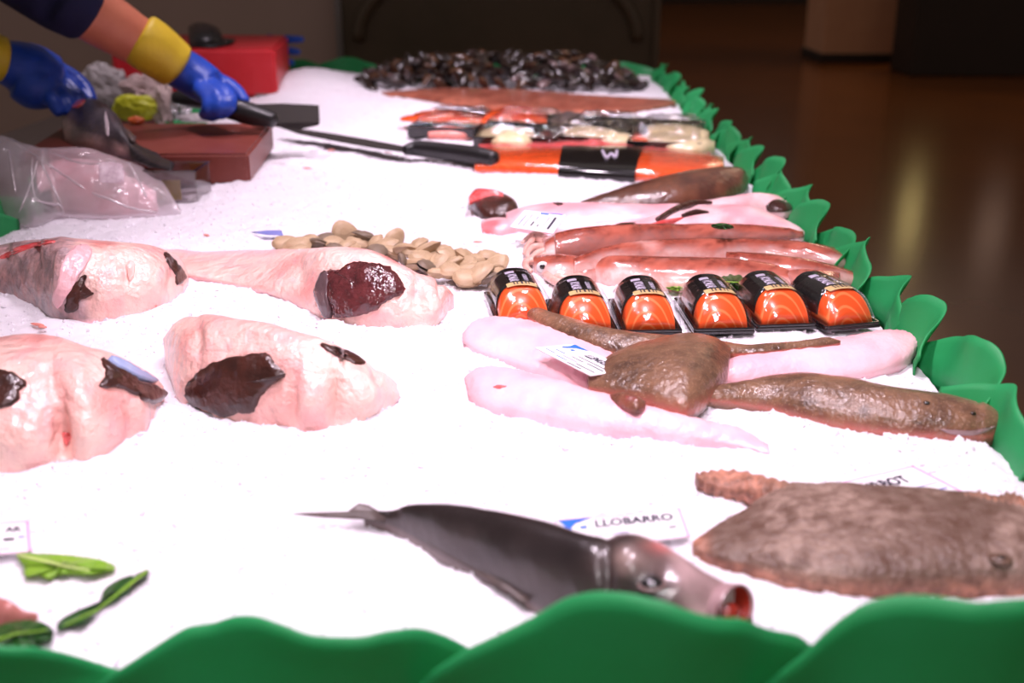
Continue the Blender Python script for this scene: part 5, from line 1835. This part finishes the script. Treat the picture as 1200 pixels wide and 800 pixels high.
# navy jersey: torso and sleeves to just past the elbows
SLV_R = EL_R * .76 + WR_R * .24
SLV_L = EL_L * .4 + WR_L * .6
jersey = [tube(ls(SH_R, EL_R, 8), [.10, .098, .092, .088, .086, .085, .085, .084], 18), tube(ls(EL_R, SLV_R, 5), [.084, .083, .080, .078, .076], 20),
          tube(ls(SH_L, EL_L, 8), [.10, .095, .09, .086, .084, .08, .078, .078], 18), tube(ls(EL_L, SLV_L, 5), [.078, .076, .074, .07, .068], 18),
          tube(ls(hips, chest, 8), [.17, .17, .175, .18, .185, .19, .18, .15], 24), tube(ls(SH_R, SH_L, 8), [.10, .115, .125, .13, .13, .125, .115, .10], 18), tube(ls(chest, neck, 4), [.13, .11, .085, .07], 18)]
fused('jersey', jersey, M['navy'], pr, .010, 4)
tr = []
for s in (-1, 1):
    tr.append(tube([hips + np.array([0, s * .08, .02]), np.array([hips[0] - .01, hips[1] + s * .1, -.5]), np.array([hips[0] - .03, hips[1] + s * .1, FLOOR + .06])], [.115, .085, .075], 16, 14))
tr.append(ellipsoid(hips, (.16, .19, .12)))
fused('trousers', tr, M['apron'], pr, .012, 3)
for s in (-1, 1):
    mk('shoe', *ellipsoid((hips[0] + .03, hips[1] + s * .1, FLOOR + .05), (.14, .055, .05)), M['black'], pr)


def px3(*l):
    return [atd(*q) for q in l]


# right glove gripping the cleaver handle; index finger stretched along its back
gl = [tube(px3((186, 62, 2.60), (205, 76, 2.62), (225, 88, 2.64), (246, 102, 2.64)), [.050, .049, .050, .046], 18, 14),
      tube(px3((226, 84, 2.66), (244, 96, 2.66), (258, 102, 2.66)), [.036, .038, .030], 14, 8),
      # index
      tube(px3((248, 94, 2.66), (266, 100, 2.66), (279, 110, 2.65), (287, 121, 2.64)), [.023, .021, .019, .015], 12, 14),
      # middle
      tube(px3((250, 102, 2.62), (266, 110, 2.58), (268, 124, 2.56), (258, 134, 2.58)), [.021, .020, .019, .015], 12, 14),
      # ring
      tube(px3((242, 104, 2.60), (255, 114, 2.56), (256, 128, 2.55), (247, 137, 2.58)), [.021, .020, .018, .014], 12, 14),
      # little
      tube(px3((233, 104, 2.60), (244, 116, 2.56), (244, 128, 2.55), (238, 135, 2.58)), [.019, .018, .016, .013], 12, 14),
      # thumb from the side of the palm
      tube(px3((224, 96, 2.68), (238, 110, 2.70), (254, 118, 2.70), (268, 122, 2.68)), [.024, .022, .019, .015], 12, 14)]
g1 = fused('glove', gl, M['glove'], pr, .0055, 4)
cf = [tube(px3((162, 44, 2.555), (176, 54, 2.57), (192, 66, 2.595), (208, 78, 2.615)), [.062, .063, .060, .055], 24, 16)]
fused('cuff', cf, M['cuff'], g1, .006, 2)
# left glove laid over the fish
gl = [tube(px3((-6, 70, 2.50), (16, 76, 2.52), (40, 84, 2.55), (64, 92, 2.58)), [.044, .056, .062, .052], 18, 14),
      tube(px3((20, 92, 2.52), (40, 100, 2.54), (60, 104, 2.56)), [.046, .056, .046], 16, 8),
      tube(px3((60, 78, 2.60), (84, 90, 2.62), (100, 104, 2.62), (108, 120, 2.60)), [.022, .020, .018, .014], 12, 14),
      tube(px3((58, 86, 2.58), (80, 100, 2.58), (92, 114, 2.57), (96, 128, 2.56)), [.022, .020, .018, .014], 12, 14),
      tube(px3((54, 96, 2.56), (72, 110, 2.55), (80, 122, 2.54), (84, 134, 2.54)), [.021, .020, .017, .014], 12, 14),
      tube(px3((48, 102, 2.54), (60, 116, 2.52), (66, 126, 2.52), (70, 134, 2.52)), [.019, .018, .016, .013], 12, 14),
      tube(px3((30, 78, 2.58), (52, 82, 2.62), (70, 88, 2.66), (84, 98, 2.68)), [.022, .021, .019, .015], 12, 14)]
g2 = fused('glove', gl, M['glove'], pr, .0055, 4)
fused('cuff', [tube(px3((-60, 54, 2.42), (-30, 62, 2.46), (4, 70, 2.50)), [.062, .060, .052], 22, 12)], M['cuff'], g2, .006, 2)

# little pink scraps scattered over the ice
for (x, y) in ((388, 177), (360, 198), (455, 180), (324, 190), (560, 285), (44, 382), (50, 385), (242, 277), (180, 360), (160, 358)):
    p = at(x, y, .0)
    v, f = ellipsoid((p[0], p[1], .0025), (.006 + rnd.random() * .009, .003, .002), 8, 5, rotz(rnd.uniform(-.5, .5)))
    tag(mk('fish_scrap', v, f, M['scrap'], None), 'tiny pink scrap of fish lying loose on the ice', 'scrap', 'loose scraps on the ice')
